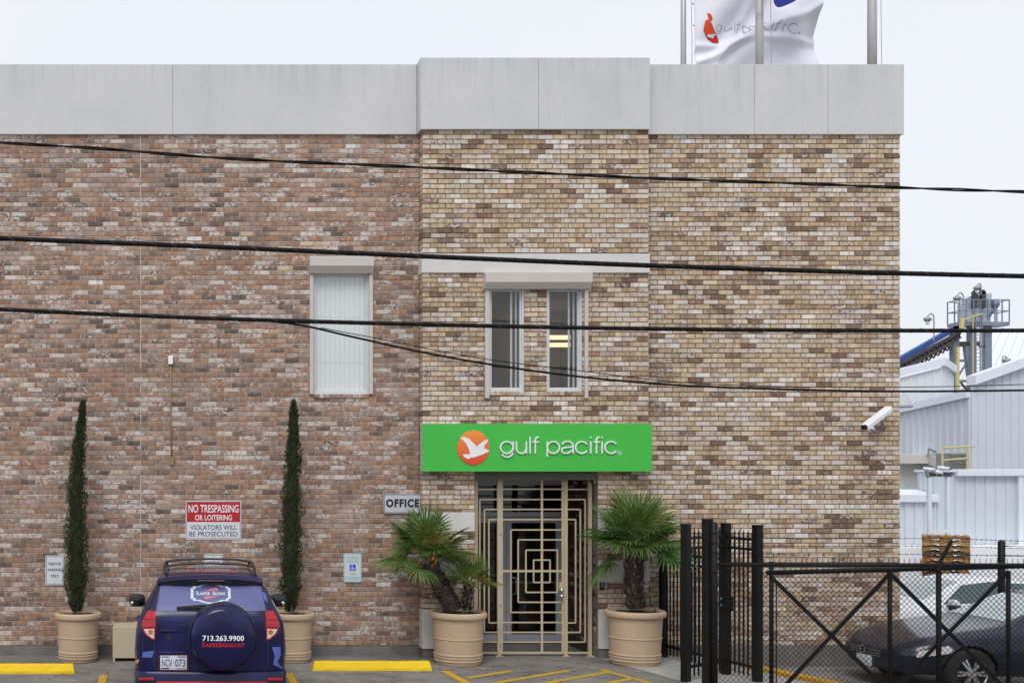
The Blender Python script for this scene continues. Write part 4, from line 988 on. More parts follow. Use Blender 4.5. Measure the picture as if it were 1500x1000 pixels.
def badge(cx, cz, w_, h_, view, off, m_ring, m_sal, m_txt, par, txt=True):
    def ring(k):
        w2, h2, n = w_/2*k, h_/2*k, w_*.055
        pts = arc(0, 0, w2-2*n, h2, 35, 145, 10); pts = [(x, max(z, h2*.62)) for x, z in pts]
        top = [(w2-2*n, h2*.60)]+[(lerp(w2-2*n, -(w2-2*n), i/12), h2*(.60+.40*math.sin(math.pi*i/12))) for i in range(1, 12)]+[(-(w2-2*n), h2*.60)]
        lft = [(-(w2-2*n), h2*.72), (-(w2-n), h2*.72), (-(w2-n), h2*.52), (-w2, h2*.52)]
        q = [(w2, h2*.52), (w2-n, h2*.52), (w2-n, h2*.72), (w2-2*n, h2*.72)]+top[1:-1]+lft
        return q+[(x, -z) for x, z in reversed(q)]
    a, b = ring(1), ring(.86); n = len(a)
    pol = [[a[i], a[(i+1) % n], b[(i+1) % n], b[i]] for i in range(n)]
    mv = lambda poly: [(cx+x, cz+z) for x, z in poly]
    suvp('badge_frame', proj(bv, [mv(p) for p in pol], off, view, .05, 0), m_ring, par)
    suvp('badge_flash', proj(bv, [mv([(-.22*w_, .10*h_), (.15*w_, .30*h_), (.20*w_, .13*h_)]), mv([(-.19*w_, -.14*h_), (.22*w_, -.12*h_), (-.13*w_, -.30*h_)])], off-.001, view, .06, 0), m_sal, par)
    if txt:
        T1 = smallcaps((('S', 1), ('AIFEE', .78), (' ', .5), ('S', 1), ('IGNS', .78)), h_*.17, w_*.72, .006)
        suvp('badge_lettering', proj(bv, None, off+.003, view, .06, 0, ([(cx+x, cz+z) for x, z in T1[0]], T1[1])), m_txt, par)
badge((309-308.5)/123.5, 1.478, .475, .225, 'rear', .012, M_FGREY, M_FSALM, M_FWHITE, rg)
badge(.18, 1.62, .62, .30, 'top', .010, M_FWHITE, M_FRED, M_FWHITE, body, False)
suvp('roof_decal', proj(bv, [[(-.34, 1.5), (-.24, 1.5), (-.24, 1.62), (-.34, 1.62)]], .010, 'top', .1, 0), M_FRED, body)
suvp('roof_decal', proj(bv, [[(-.17, 1.5), (-.04, 1.5), (-.04, 1.66), (-.17, 1.66)]], .010, 'top', .1, 0), M_FWHITE, body)
# wiper
suvp('wiper', MB().add([(-.40, -.012, 1.325), (-.40, -.012, 1.342), (-.05, -.03, 1.335), (-.05, -.03, 1.372), (-.40, .04, 1.325), (-.40, .04, 1.342), (-.05, .04, 1.335), (-.05, .04, 1.372)], [(0, 2, 3, 1), (4, 5, 7, 6), (0, 1, 5, 4), (2, 6, 7, 3), (1, 3, 7, 5), (0, 4, 6, 2)]), M_BPLAST, smooth=False)
# spare wheel cover
SC = Vector((.135, 0, 1.012)); rc = .385
sp_ = suvp('spare_wheel_cover', MB().lathe([(0, -.335), (rc*.5, -.332), (rc*.80, -.322), (rc*.88, -.31), (rc*.95, -.275), (rc, -.20), (rc*.99, -.10), (rc*.93, -.045), (rc*.8, -.02), (0, -.02)], 64, tuple(SC), 'Y'), M_BLUE)
suvp('rim_gasket', MB().lathe([(rc*1.0, -.07), (rc*1.035, -.065), (rc*1.035, -.03), (rc*.9, -.02)], 64, tuple(SC), 'Y'), M_BPLAST, sp_)
def on_cover(T, cx, cz, m, nm):
    vs, fs = T; q = []
    for x, z in vs:
        r_ = math.hypot(cx+x, cz+z); dy = -.335 if r_ < rc*.5 else lerp(-.332, -.322, min(1, (r_-rc*.5)/(rc*.3)))
        q.append((SC.x+cx+x, dy-.003, SC.z+cz+z))
    suvp(nm, MB().add(q, fs), m, sp_, False)
on_cover(text('713.263.9900', .062, .02, width=.475), .005, .012, M_FWHITE, 'phone_lettering')
on_cover(smallcaps((('S', 1), ('AIFEE', .8), ('S', 1), ('IGNS.NET', .8)), .056, .49, .006), .005, -.062, M_FRED, 'web_lettering')
# lamps
LP = [sv(218, 896), (sv(228.5, 896)[0], sv(228, 896)[1]), sv(227.5, 936.5), sv(222, 935), sv(213, 928), sv(209, 916), sv(211, 908)]
for s in (1, -1):
    pol = [(s*x, z) for x, z in LP]
    tl = suvp('tail_lamp', proj(bv, [pol], .022, step=.05, depth=.03), M_LRED)
    cz = LP[2][1]
    lo = [(s*LP[2][0]-s*.012, cz+.02), (s*LP[2][0]-s*.012, cz+.135), (s*LP[5][0]+s*.025, cz+.125), (s*LP[4][0]+s*.02, cz+.075), (s*LP[3][0], cz+.03)]
    lm = suvp('reversing_lens', proj(bv, [lo], .0245, step=.05, depth=.002), M_LCLR, tl)
    suvp('lamp_divider', proj(bv, [[(s*LP[5][0], cz+.14), (s*LP[2][0], cz+.15), (s*LP[2][0], cz+.158), (s*LP[5][0], cz+.148)], [(s*LP[6][0], cz+.225), (s*LP[2][0], cz+.235), (s*LP[2][0], cz+.24), (s*LP[6][0], cz+.23)]], .0245, step=.05, depth=0), mat('lamp_dark_red', (.09, .002, .004), .3, 0, 0) if 'lamp_dark_red' not in MATS else MATS['lamp_dark_red'], tl)
    c_ = (s*(LP[2][0]-.05), cz+.095); suvp('turn_lens', proj(bv, [[(c_[0]+.028*math.cos(t_), c_[1]+.03*math.sin(t_)) for t_ in [i*.628 for i in range(10)]]], .026, step=.05, depth=0), M_LAMB, tl)
for s in (-1, 1): suvp('quarter_seam', proj(bv, [[(s*.80, .60), (s*.81, .60), (s*.80, .98), (s*.79, .98)] if s > 0 else [(-.79, .98), (-.80, .98), (-.81, .60), (-.80, .60)]], .003, depth=0), M_BPLAST)
suvp('tailgate_crease', proj(bv, [[(-.64, 1.165), (-.26, 1.165), (-.26, 1.178), (-.64, 1.178)]], .014, depth=.006), M_BLUE, tg); suvp('tailgate_crease', proj(bv, [[(.53, 1.165), (.65, 1.165), (.65, 1.178), (.53, 1.178)]], .014, depth=.006), M_BLUE, tg)
# handle and plate recess
suvp('tailgate_handle', MB().bbox(-.60, -.37, -.062, -.02, 1.055, 1.085, .012), M_BLUE)
suvp('lock', proj(bv, [[(-.49+.035*math.cos(i*.7854), .985+.03*math.sin(i*.7854)) for i in range(8)]], .012, depth=0), M_BPLAST)
suvp('plate_lamp_ledge', MB().bbox(-.61, -.26, -.085, -.02, .80, .832, .014), M_BLUE)
pc = (-.435, .70); pf = suvp('number_plate', MB().bbox(pc[0]-.155, pc[0]+.155, -.074, -.03, pc[1]-.083, pc[1]+.083, .003), mat('plate_white', srgb(205, 208, 218), .4, 0, .03))
suvp('plate_surround', MB().ribbon([(pc[0]-.168, pc[1]-.096), (pc[0]+.168, pc[1]-.096), (pc[0]+.168, pc[1]+.096), (pc[0]-.168, pc[1]+.096)], .022, -.070, -.03, True), mat('plate_frame_red', srgb(58, 18, 28), .4), pf, False)
tm = MB(); put_text(tm, text('NCV', .088, .012, width=.118), pc[0]-.076, pc[1]-.002, -.0752); put_text(tm, text('073', .088, .012, width=.118), pc[0]+.078, pc[1]-.002, -.0752)
tm.add([(pc[0]-.006, -.0752, pc[1]), (pc[0], -.0752, pc[1]-.008), (pc[0]+.008, -.0752, pc[1]), (pc[0], -.0752, pc[1]+.012)], [(0, 1, 2, 3)])
suvp('plate_lettering', tm, M_NAVY, pf, False)
tm = MB().box(pc[0]-.145, pc[0]-.05, -.0756, -.0748, pc[1]-.075, pc[1]-.06).box(pc[0]+.04, pc[0]+.145, -.0756, -.0748, pc[1]-.073, pc[1]-.066).box(pc[0]-.145, pc[0]-.05, -.0756, -.0748, pc[1]+.062, pc[1]+.074).box(pc[0]+.05, pc[0]+.145, -.0756, -.0748, pc[1]+.062, pc[1]+.074)
suvp('plate_print', tm, M_NAVY, pf, False)
# bumper, red band, graphics
def wrap(z0, z1, dz, prot, wid, m_, nm, par=None):
    plan = smooth_path([(-wid, .42, 0), (-wid-.004, .18, 0), (-wid*.965, .0, 0), (-wid*.82, -.075-prot, 0), (-wid*.4, -.115-prot, 0), (0, -.125-prot, 0), (wid*.4, -.115-prot, 0), (wid*.82, -.075-prot, 0), (wid*.965, .0, 0), (wid+.004, .18, 0), (wid, .42, 0)], 5)
    pr = [(.06, z0), (.0, z0+.01), (-.008, lerp(z0, z1, .3)), (-.006, z1-.04), (.012, z1-.008), (.07, z1)]
    m = MB(); c = Vector((0, .45, 0)); k = len(pr)
    for i, p in enumerate(plan):
        t_ = (plan[min(i+1, len(plan)-1)]-plan[max(i-1, 0)]).normalized(); nn = Vector((t_.y, -t_.x, 0))
        for d_, z in pr: q = p-nn*d_; m.v.append((q.x, q.y, z)); m.c.append(None)
    m.f = [(i*k+j, i*k+j+1, (i+1)*k+j+1, (i+1)*k+j) for i in range(len(plan)-1) for j in range(k-1)]
    return suvp(nm, m, m_, par)
bmp = wrap(.30, .60, 0, 0, .895, M_BLUE, 'bumper')
suvp('bumper_band', MB().bbox(-.64, .665, -.165, -.10, .31, .492, .02), M_CRED, bmp)
for s in (-1, 1): suvp('reflector', MB().bbox(s*.75-.09, s*.75+.09, -.135, -.06, .505, .53, .006), M_LRED, bmp)
suvp('side_graphic', proj(bv, [[sv(210, 954), sv(226, 952), sv(223, 962), sv(208, 962)]], .006, depth=0), M_LBLUE, body)
suvp('side_graphic', proj(bv, [[sv(398, 946), sv(410, 947), sv(411, 958), sv(402, 959)]], .006, depth=0), M_LBLUE, body)
suvp('side_graphic', proj(bv, [[sv(402, 959), sv(411, 958), sv(406, 968), sv(416, 982), sv(400, 972)]], .006, depth=0), M_LBLUE, body)
suvp('side_graphic', proj(bv, [[sv(199, 969), sv(205, 965.5), sv(201, 974)]], .006, depth=0), M_ORNG, body)
suvp('side_graphic', proj(bv, [[sv(384, 868), sv(391, 872), sv(393, 884), sv(388, 880)]], .006, depth=0), M_LBLUE, body)
# side glass and doors
for view in ('left', 'right'):
    for poly in ([(.42, 1.25), (1.0, 1.23), (1.0, 1.55), (.62, 1.55)], [(1.05, 1.23), (1.75, 1.21), (1.75, 1.56), (1.05, 1.56)], [(1.82, 1.21), (2.6, 1.17), (2.1, 1.52), (1.82, 1.56)]):
        suvp('side_window', proj(bv, [poly], .006, view, .1, .004), mat('tinted_side_glass', (.02, .022, .03), .08, 0, 0, coat=1) if 'tinted_side_glass' not in MATS else MATS['tinted_side_glass'])
    for yy in (1.03, 1.79): suvp('door_seam', proj(bv, [[(yy, .5), (yy+.012, .5), (yy+.012, 1.2), (yy, 1.2)]], .002, view, .1, 0), M_BPLAST)
    suvp('door_handle', proj(bv, [[(1.12, 1.06), (1.28, 1.06), (1.28, 1.09), (1.12, 1.09)]], .03, view, .1, .025), M_BLUE)
suvp('windscreen', proj(bv, [[(-.58, 1.18), (.58, 1.18), (.50, 1.60), (-.50, 1.60)]], .006, 'front', .1, .004), MATS['tinted_side_glass'])
for s in (-1, 1):
    mr_ = suvp('mirror', MB().bbox(s*.865, s*1.085, 2.42, 2.55, 1.06, 1.235, .05) if s > 0 else MB().bbox(-1.085, -.865, 2.42, 2.55, 1.06, 1.235, .05), M_BPLAST)
    suvp('mirror_glass', MB().bbox(s*.975-.085, s*.975+.085, 2.412, 2.43, 1.085, 1.21, .006), mat('mirror_dark', (.05, .055, .06), .06, 1, 0) if 'mirror_dark' not in MATS else MATS['mirror_dark'], mr_)
    suvp('spot_mirror', MB().ellipsoid((s*1.04, 2.41, 1.115), (.024, .006, .026)), M_CHROME, mr_)
    suvp('mirror_arm', MB().bbox(min(s*.80, s*.90), max(s*.80, s*.90), 2.45, 2.53, 1.07, 1.12, .012), M_BPLAST, mr_)

# --- cars in the yard
def yard_car(name, label, st, paintm, loc, rz, wr, whs, wind, sides, extra=None):
    c = thing(name, label, 'car', loc, rz); b, bvx = car_shell(c, st, paintm, whs, wr)
    q = lambda nm, mb, m_, par=None, sm=True: obj(nm, mb, m_, par or c, sm, None, True, angle=35)
    for wy, wz, hf in whs:
        for s in (-1, 1): wheel(c, s*(hf-.11), wy, wz, wr, .23, s)
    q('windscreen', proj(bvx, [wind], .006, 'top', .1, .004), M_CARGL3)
    for view in ('left', 'right'):
        for poly in sides: q('side_window', proj(bvx, [poly], .006, view, .1, .004), M_CARGL2)
    if extra: extra(c, bvx, q)
    return c
M_CARGL2 = mat('car_window_glass', (.05, .085, .09), .04, 0, .1, 3, coat=1)
M_CARGL3 = mat('pale_teal_glass', (.30, .38, .38), .04, 0, .1, 3, coat=1)  # windscreens, a paler teal base than the side windows
st2 = [(.0, .70, .92, .96, .45, .56), (.04, .82, .98, 1.04, .38, .60), (.15, .89, 1.0, 1.07, .33, .62), (.6, .91, .98, 1.12, .26, .60), (1.25, .92, .96, 1.37, .24, .56), (1.9, .92, .95, 1.43, .24, .56), (2.35, .92, .94, 1.38, .24, .57), (2.75, .92, .92, 1.19, .24, .62), (3.2, .92, .90, .985, .24, .70), (3.7, .915, .86, .935, .25, .72), (4.2, .90, .78, .855, .26, .70), (4.5, .85, .70, .77, .27, .62), (4.68, .70, .60, .67, .3, .5), (4.76, .5, .52, .58, .34, .4)]
def mur(c, bvx, q):
    q('grille', proj(bvx, [[(-.36, .48), (.36, .48), (.42, .61), (-.42, .61)]], .006, 'front', .08, .004), M_BPLAST)
    for z in (.50, .535, .57): q('grille_bar', proj(bvx, [[(-.36, z), (.36, z), (.36, z+.012), (-.36, z+.012)]], .016, 'front', .08, .008), M_STEEL)
    em = MB().lathe([(.052, -.006), (.062, .0), (.052, .006), (.045, .0), (.052, -.006)], 24, (0, 4.80, .56), 'Y'); em.bar((-.06, 4.80, .56), (.06, 4.80, .56), .02, .008); q('emblem', em, M_CHROME)
    q('number_plate', MB().bbox(-.155, .155, 4.74, 4.80, .33, .48, .004), MATS['plate_white'])
    for s in (-1, 1):
        q('headlamp', proj(bvx, [[(4.02, .64), (4.52, .56), (4.48, .64), (4.1, .73)]], .010, 'left' if s < 0 else 'right', .06, .008), M_LCLR)
        mr_ = q('mirror', MB().bbox(min(s*.91, s*1.09), max(s*.91, s*1.09), 2.70, 2.84, .96, 1.09, .04), M_NVY)
        q('mirror_arm', MB().bbox(min(s*.80, s*.93), max(s*.80, s*.93), 2.74, 2.81, .96, .99, .01), M_BPLAST, mr_)
    q('wiper', MB().tube([(-.62, 3.12, .985), (0, 3.20, 1.005), (.55, 3.14, .99)], .010, 6), M_BPLAST)
    q('lower_intake', proj(bvx, [[(-.6, .28), (.6, .28), (.55, .36), (-.55, .36)]], .006, 'front', .08, 0), M_BPLAST)
    for view in ('left', 'right'):
        for yy in (1.55, 2.72): q('door_seam', proj(bvx, [[(yy, .45), (yy+.012, .45), (yy+.012, .90), (yy, .90)]], .002, view, .1, 0), M_BPLAST)
X0 = 10.12
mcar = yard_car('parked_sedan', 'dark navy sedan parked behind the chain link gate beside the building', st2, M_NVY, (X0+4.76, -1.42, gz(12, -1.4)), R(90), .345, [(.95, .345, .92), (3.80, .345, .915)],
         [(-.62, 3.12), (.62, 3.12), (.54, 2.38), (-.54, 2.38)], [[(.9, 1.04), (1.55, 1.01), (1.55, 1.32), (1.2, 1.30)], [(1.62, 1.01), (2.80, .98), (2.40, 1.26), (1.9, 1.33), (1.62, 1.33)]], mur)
st3 = [(.0, .70, .92, .96, .45, .56), (.04, .80, .98, 1.04, .38, .60), (.15, .87, 1.0, 1.07, .33, .62), (.6, .90, .98, 1.11, .26, .60), (1.2, .905, .96, 1.40, .24, .56), (1.8, .905, .95, 1.46, .24, .56), (2.4, .905, .94, 1.42, .24, .57), (2.85, .905, .92, 1.18, .24, .62), (3.2, .90, .90, .99, .24, .70), (3.8, .89, .82, .90, .25, .70), (4.3, .84, .72, .80, .27, .62), (4.55, .70, .62, .70, .3, .5), (4.62, .5, .55, .6, .34, .4)]
def wht(c, bvx, q):
    for s in (-1, 1):
        mr_ = q('mirror', MB().bbox(min(s*.90, s*1.07), max(s*.90, s*1.07), 2.72, 2.86, .95, 1.08, .04), M_WCAR)
        q('mirror_arm', MB().bbox(min(s*.82, s*.92), max(s*.82, s*.92), 2.76, 2.82, .95, .98, .008), M_BPLAST, mr_)
    for s in (-1, 1): q('headlamp', proj(bvx, [[(3.98, .62), (4.40, .58), (4.38, .66), (4.05, .72)]], .010, 'left' if s < 0 else 'right', .06, .008), M_LCLR)
    q('grille', proj(bvx, [[(-.32, .46), (.32, .46), (.36, .56), (-.36, .56)]], .006, 'front', .08, .004), M_BPLAST)
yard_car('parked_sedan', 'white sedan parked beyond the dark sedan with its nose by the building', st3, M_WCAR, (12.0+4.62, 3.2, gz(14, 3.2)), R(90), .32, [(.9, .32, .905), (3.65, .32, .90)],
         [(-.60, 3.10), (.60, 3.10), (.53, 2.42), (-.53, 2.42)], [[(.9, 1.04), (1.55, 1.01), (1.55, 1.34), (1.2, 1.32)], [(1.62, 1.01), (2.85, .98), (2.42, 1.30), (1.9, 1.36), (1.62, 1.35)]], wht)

# ------------------------------------------------------------------ black steel fence and chain link
def picket_mesh(h):
    m = MB().box(-.0095, .0095, -.0095, .0095, 0, h-.12); m.lathe([(.0, h), (.006, h-.03), (.016, h-.075), (.008, h-.095), (.015, h-.105), (.015, h-.122)], 6); return m
def fence_panel(name, label, a, b, h, sp_, posts=(1, 1), ph=None, rails=(.16, None, None), cat='fence', z0=0.06, knob=False, pw=.10):
    a, b = Vector((a[0], a[1], 0)), Vector((b[0], b[1], 0)); L = (b-a).length; rz = math.atan2(b.y-a.y, b.x-a.x)
    t = thing(name, label, cat, tuple(a), rz, 'black steel picket fence panels' if cat == 'fence' else None)
    q = lambda nm, mb, par=None, m=M_BLACK: obj(nm, mb, m, par or t, False, None, True)
    ph = ph or h+.02
    for i, on in enumerate(posts):
        if on:
            x = 0 if i == 0 else L; p = q('post', MB().box(x-pw/2, x+pw/2, -pw/2, pw/2, 0, ph)); q('cap', MB().bbox(x-pw/2-.006, x+pw/2+.006, -pw/2-.006, pw/2+.006, ph, ph+.02, .006), p)
    for z in (.20, h-.28, h-.14): q('rail', MB().box(pw/2 if posts[0] else .02, L-(pw/2 if posts[1] else .02), -.018, .018, z-.018, z+.018))
    n = max(2, int((L-pw)/sp_)); src = None
    for i in range(n):
        x = pw/2+(i+.5)*(L-pw)/n
        if src is None: src = q('picket', picket_mesh(h-z0)); o = src
        else: o = src.copy(); COL.objects.link(o); o.parent = t
        o.location = (x, 0, z0)
    if knob:
        q('lock_box', MB().box(-.07, .09, -.062, .055, .92, 1.14))
        for z in (1.0, 1.09): q('knob', MB().lathe([(0, -.12), (.022, -.115), (.03, -.09), (.014, -.07), (.014, -.055)], 14, (.0, 0, z), 'Y'), None, M_CHROME)
    return t
PA, PC_, PD, PB = (7.10, -2.30), (7.93, -1.72), (8.09, -2.32), P(1036, 0, -3.55)
fence_panel('picket_fence', 'low black picket fence run from the brick wall past the upright palm pot', (7.68, -.14), (7.86, -1.66), 1.80, .10, (1, 0), 1.86)
fence_panel('picket_fence', 'black spear topped picket panel behind the thick round chain link post', PA, (7.88, -1.755), 2.14, .10, (1, 0), 2.18)
fence_panel('picket_gate', 'black spear topped picket gate with two chrome lock knobs', PC_, PD, 2.12, .085, (1, 1), 2.17, cat='gate', knob=True)
pm = thing('fence_post', 'tall square black steel fence post beside the round chain link end post', 'post', (PB.x, -3.55, 0))
pp = obj('shaft', MB().box(PB.x-.05, PB.x+.05, -3.6, -3.5, 0, 2.30), M_BLACK, pm); obj('cap', MB().bbox(PB.x-.056, PB.x+.056, -3.606, -3.494, 2.30, 2.32, .006), M_BLACK, pm)
YC = -3.62; zc = YC+CAMD
cl = thing('chain_link_fence', 'black chain link fence with top rail and angled barbed wire arms', 'fence', (P(1046, 0, YC).x, YC, 0))
def cpt(px, py, y=YC): return P(px, py, y)
xe = 13.2; x0 = cpt(1046, 0).x
rp = obj('end_post', MB().tube([(x0, YC, -.1), (x0, YC, cpt(0, 766).z), (x0, YC, cpt(0, 764).z)], [.045, .045, .02], 14), M_BLACK, cl, True)
for py in (780, 795, 809, 838, 890, 938): obj('tension_band', MB().lathe([(.048, -.012), (.05, -.01), (.05, .01), (.048, .012)], 16, tuple(cpt(1046, py))), M_BLACK, rp)
zr = cpt(0, 826.5).z; obj('top_rail', MB().tube([(x0, YC, zr), (xe, YC, zr-.01)], .026, 10), M_BLACK, cl, True)
for px, top in ((1375, 826), (1640, 826)):
    xx = cpt(px, 0).x; lp = obj('line_post', MB().tube([(xx, YC, -.35), (xx, YC, zr)], .032, 10), M_BLACK, cl, True)
    c1 = cpt(px+19, 791, YC-.05); obj('barb_arm', MB().bar((xx, YC, zr), c1 if px == 1375 else (xx+.15, YC-.05, zr+.35), .05, .035), M_BLACK, lp)
m = MB()
def mesh_panel(m, xa, xb, za, zb, y, pitch=.0695, r=.0024):
    L = zb-za
    for fam in (1, -1):
        k = math.floor((xa-L)/pitch)*pitch
        while k < xb+L:
            # line x = k + fam*(z-za), clipped
            s0, s1 = 0., L
            if fam == 1: s0, s1 = max(s0, xa-k), min(s1, xb-k)
            else: s0, s1 = max(s0, k-xb), min(s1, k-xa)
            if s1-s0 > .01:
                a_ = Vector((k+fam*s0, y+fam*r*.8, za+s0)); b_ = Vector((k+fam*s1, y+fam*r*.8, za+s1)); m.bar(a_, b_, r*2, r*2, (0, 1, 0))
            k += pitch
def spikes(m, xa, xb, z, y):
    x = xa
    while x < xb: m.bar((x, y, z-.01), (x+rnd.uniform(-.012, .012), y, z+.05), .005, .005); x += .0695
mesh_panel(m, x0+.04, xe, .02, zr-.02, YC-.034)
o = obj('wire_mesh', m, M_BLACK, cl); o['kind'] = 'stuff'
m = MB(); spikes(m, x0+.06, xe, zr+.03, YC-.034); o = obj('wire_twists', m, M_BLACK, cl); o['kind'] = 'stuff'
for py, pe in ((788, 792), (799, 803), (811, 813)):
    pts = [cpt(1113, py), cpt(1180, py+.8), cpt(1250, py+.6), cpt(1320, py+.3), cpt(1385, py+.6), cpt(1440, py+2), cpt(1500, pe), cpt(1640, pe+1)]
    pts = [cpt(1046, py)]+pts; m = MB().tube(smooth_path(pts, 4), .0028, 4); x = pts[0].x+.1
    P_ = smooth_path(pts, 30)
    for i in range(3, len(P_), 4):
        for _ in range(2): d_ = Vector((rnd.uniform(-.4, .4), rnd.uniform(-1, 1), rnd.uniform(-1, 1))).normalized()*.016; m.bar(P_[i]-d_, P_[i]+d_, .003, .003)
    obj('barbed_strand', m, M_CABLE, cl)
# sliding gate with X bracing, just behind the rail
YX = YC+.13
def xp(px, py): return P(px, py, YX)
sg = thing('sliding_gate', 'black tube framed sliding yard gate with large X braces', 'gate', (xp(1130, 0).x, YX, 0))
t_ = lambda nm, a_, b_, r_: obj(nm, MB().tube([a_, b_], r_, 10), M_BLACK, sg, True)
zt = xp(0, 838).z
t_('top_tube', xp(1124, 838.5), xp(1560, 827), .032)
for i, px in enumerate((1130, 1303.5, 1477, 1650)): t_('upright', Vector((xp(px, 0).x, YX, .03 if px < 1200 else -.12)), xp(px, 822 if i == 0 else 836), .028)
t_('stretcher_bar', Vector((xp(1136, 0).x, YX-.02, .05)), xp(1136, 850)+Vector((0, -.02, 0)), .008)
t_('bottom_tube', Vector((xp(1130, 0).x, YX, .06)), Vector((xp(1650, 0).x, YX, .02)), .032)
for (a_, b_), dy in zip((((1132, 846), (1303, 1012)), ((1303, 838), (1140, 1012)), ((1304, 838), (1477, 1012)), ((1476, 836), (1304, 1012))), (.02, -.02, .02, -.02)):
    q0, q1 = xp(*a_), xp(*b_); q0.y += dy; q1.y += dy; obj('brace', MB().bar(q0, q1, .05, .012, (0, 1, 0)), M_BLACK, sg)
# a post of the fence line further back
YF = .9; a = P(1467, 793, YF); t = thing('barbed_wire_post', 'single black round post carrying barbed wire strands behind the dark sedan', 'post', (a.x, YF, gz(a.x, YF)))
obj('shaft', MB().tube([(a.x, YF, gz(a.x, YF)-.05), (a.x, YF, a.z), (a.x, YF, a.z+.03)], [.055, .055, .02], 12), M_BLACK, t, True)
for py in (799, 813): p = P(1470, py, YF-.05); obj('wire_clip', MB().tube([p, p+Vector((.12, 0, -.01)), p+Vector((1.2, 0, -.03))], [.016, .006, .003], 6), M_BLACK, t)

# ------------------------------------------------------------------ the works yard behind
M_SIDE = mat('white_metal_siding', srgb(200, 208, 217), .5, 0, .04, .6); M_TRIM = mat('white_metal_trim', srgb(222, 228, 236), .45, 0, .03); M_SIDE2 = mat('pale_metal_siding', srgb(218, 223, 230), .5, 0, .04, .6)
M_ROOFM = mat('pale_metal_roof', srgb(224, 229, 237), .4, 0, .03); M_DOCK = mat('white_dock_paint', srgb(232, 235, 240), .6, 0, .04, 2); M_BEIGEW = mat('beige_render', srgb(205, 203, 198), .8, 0, .05, 2)
def siding(root, p0, p1, zb0, zb1, zt0, zt1, pitch, m=M_SIDE, rib=.035):
    p0, p1 = Vector((p0[0], p0[1], 0)), Vector((p1[0], p1[1], 0)); L = (p1-p0).length; d = (p1-p0).normalized(); nn = Vector((d.y, -d.x, 0)); n = max(1, int(round(L/pitch)))
    for i in range(n):
        u0, u1 = i/n, (i+1)/n; f = .16*(u1-u0); vs = []
        for u, dp in ((u0, 0), (u1-f*2, 0), (u1-f*1.6, rib), (u1-f*.5, rib), (u1, 0)):
            q = p0.lerp(p1, u)+nn*dp; vs.append((q.x, q.y, lerp(zb0, zb1, u))); vs.append((q.x, q.y, lerp(zt0, zt1, u)))
        q0, q1 = p0.lerp(p1, u1)-nn*.05, p0.lerp(p1, u0)-nn*.05
        obj('siding_panel', MB().add(vs+[(q0.x, q0.y, lerp(zb0, zb1, u1)), (q0.x, q0.y, lerp(zt0, zt1, u1)), (q1.x, q1.y, lerp(zb0, zb1, u0)), (q1.x, q1.y, lerp(zt0, zt1, u0))], [(2*j, 2*j+2, 2*j+3, 2*j+1) for j in range(6)]+[(12, 0, 1, 13), (1, 3, 5, 7, 9, 11, 13), (12, 10, 8, 6, 4, 2, 0)]), m, root)
GY = -.43
# low annex on its loading dock
YA = 15.5; a, b = P(1373, 692, YA), P(1700, 692, YA)
an = thing('annex_shed', 'low flat white metal shed on a bright white loading dock', 'shed', (a.x+4, YA+3, GY))
zd = P(0, 797, YA).z; siding(an, (a.x, YA), (b.x, YA), zd, zd, a.z-.05, a.z-.05, .30); siding(an, (a.x, YA+.92), (a.x, YA+.02), zd, zd, a.z, a.z, .22)
obj('shed_core', MB().box(a.x+.06, b.x, YA+.06, YA+.92, GY, a.z-.06), M_SIDE, an)
obj('eave_trim', MB().bbox(P(1397, 0, YA).x, b.x, YA-.18, YA+.1, a.z-.10, a.z+.10, .02), M_TRIM, an)
obj('roof', MB().box(a.x-.05, b.x, YA-.1, YA+1.0, a.z+.02, a.z+.09), M_ROOFM, an)
xx = P(1491, 0, YA).x; obj('downspout', MB().box(xx-.07, xx+.07, YA-.14, YA-.04, zd, a.z-.1), M_TRIM, an)
obj('loading_dock', MB().bbox(P(1290, 0, YA-1).x, b.x, YA-1.0, YA-.05, GY, zd, .03), M_DOCK, an)
c0 = P(1300, 728, YA); siding(an, (c0.x, YA-.02), (a.x-.04, YA-.02), zd, zd, c0.z-.05, c0.z-.05, .30)
obj('eave_trim', MB().bbox(c0.x, a.x-.04, YA-.16, YA+.1, P(0, 735, YA).z, P(0, 723.5, YA).z, .02), M_TRIM, an)
zz_ = P(0, 723, YA).z; obj('roof', MB().add([(c0.x, YA, zz_-.02), (a.x-.04, YA, zz_-.02), (a.x-.04, YA+.9, zz_+.12), (c0.x, YA+.9, zz_+.12), (c0.x, YA, zz_-.06), (a.x-.04, YA, zz_-.06), (a.x-.04, YA+.9, zz_+.06), (c0.x, YA+.9, zz_+.06)], [(0, 1, 2, 3), (7, 6, 5, 4), (0, 4, 5, 1), (1, 5, 6, 2), (2, 6, 7, 3), (3, 7, 4, 0)]), M_ROOFM, an)
obj('lean_to_core', MB().box(c0.x, a.x-.05, YA+.05, YA+.88, GY, zz_-.1), M_SIDE, an)
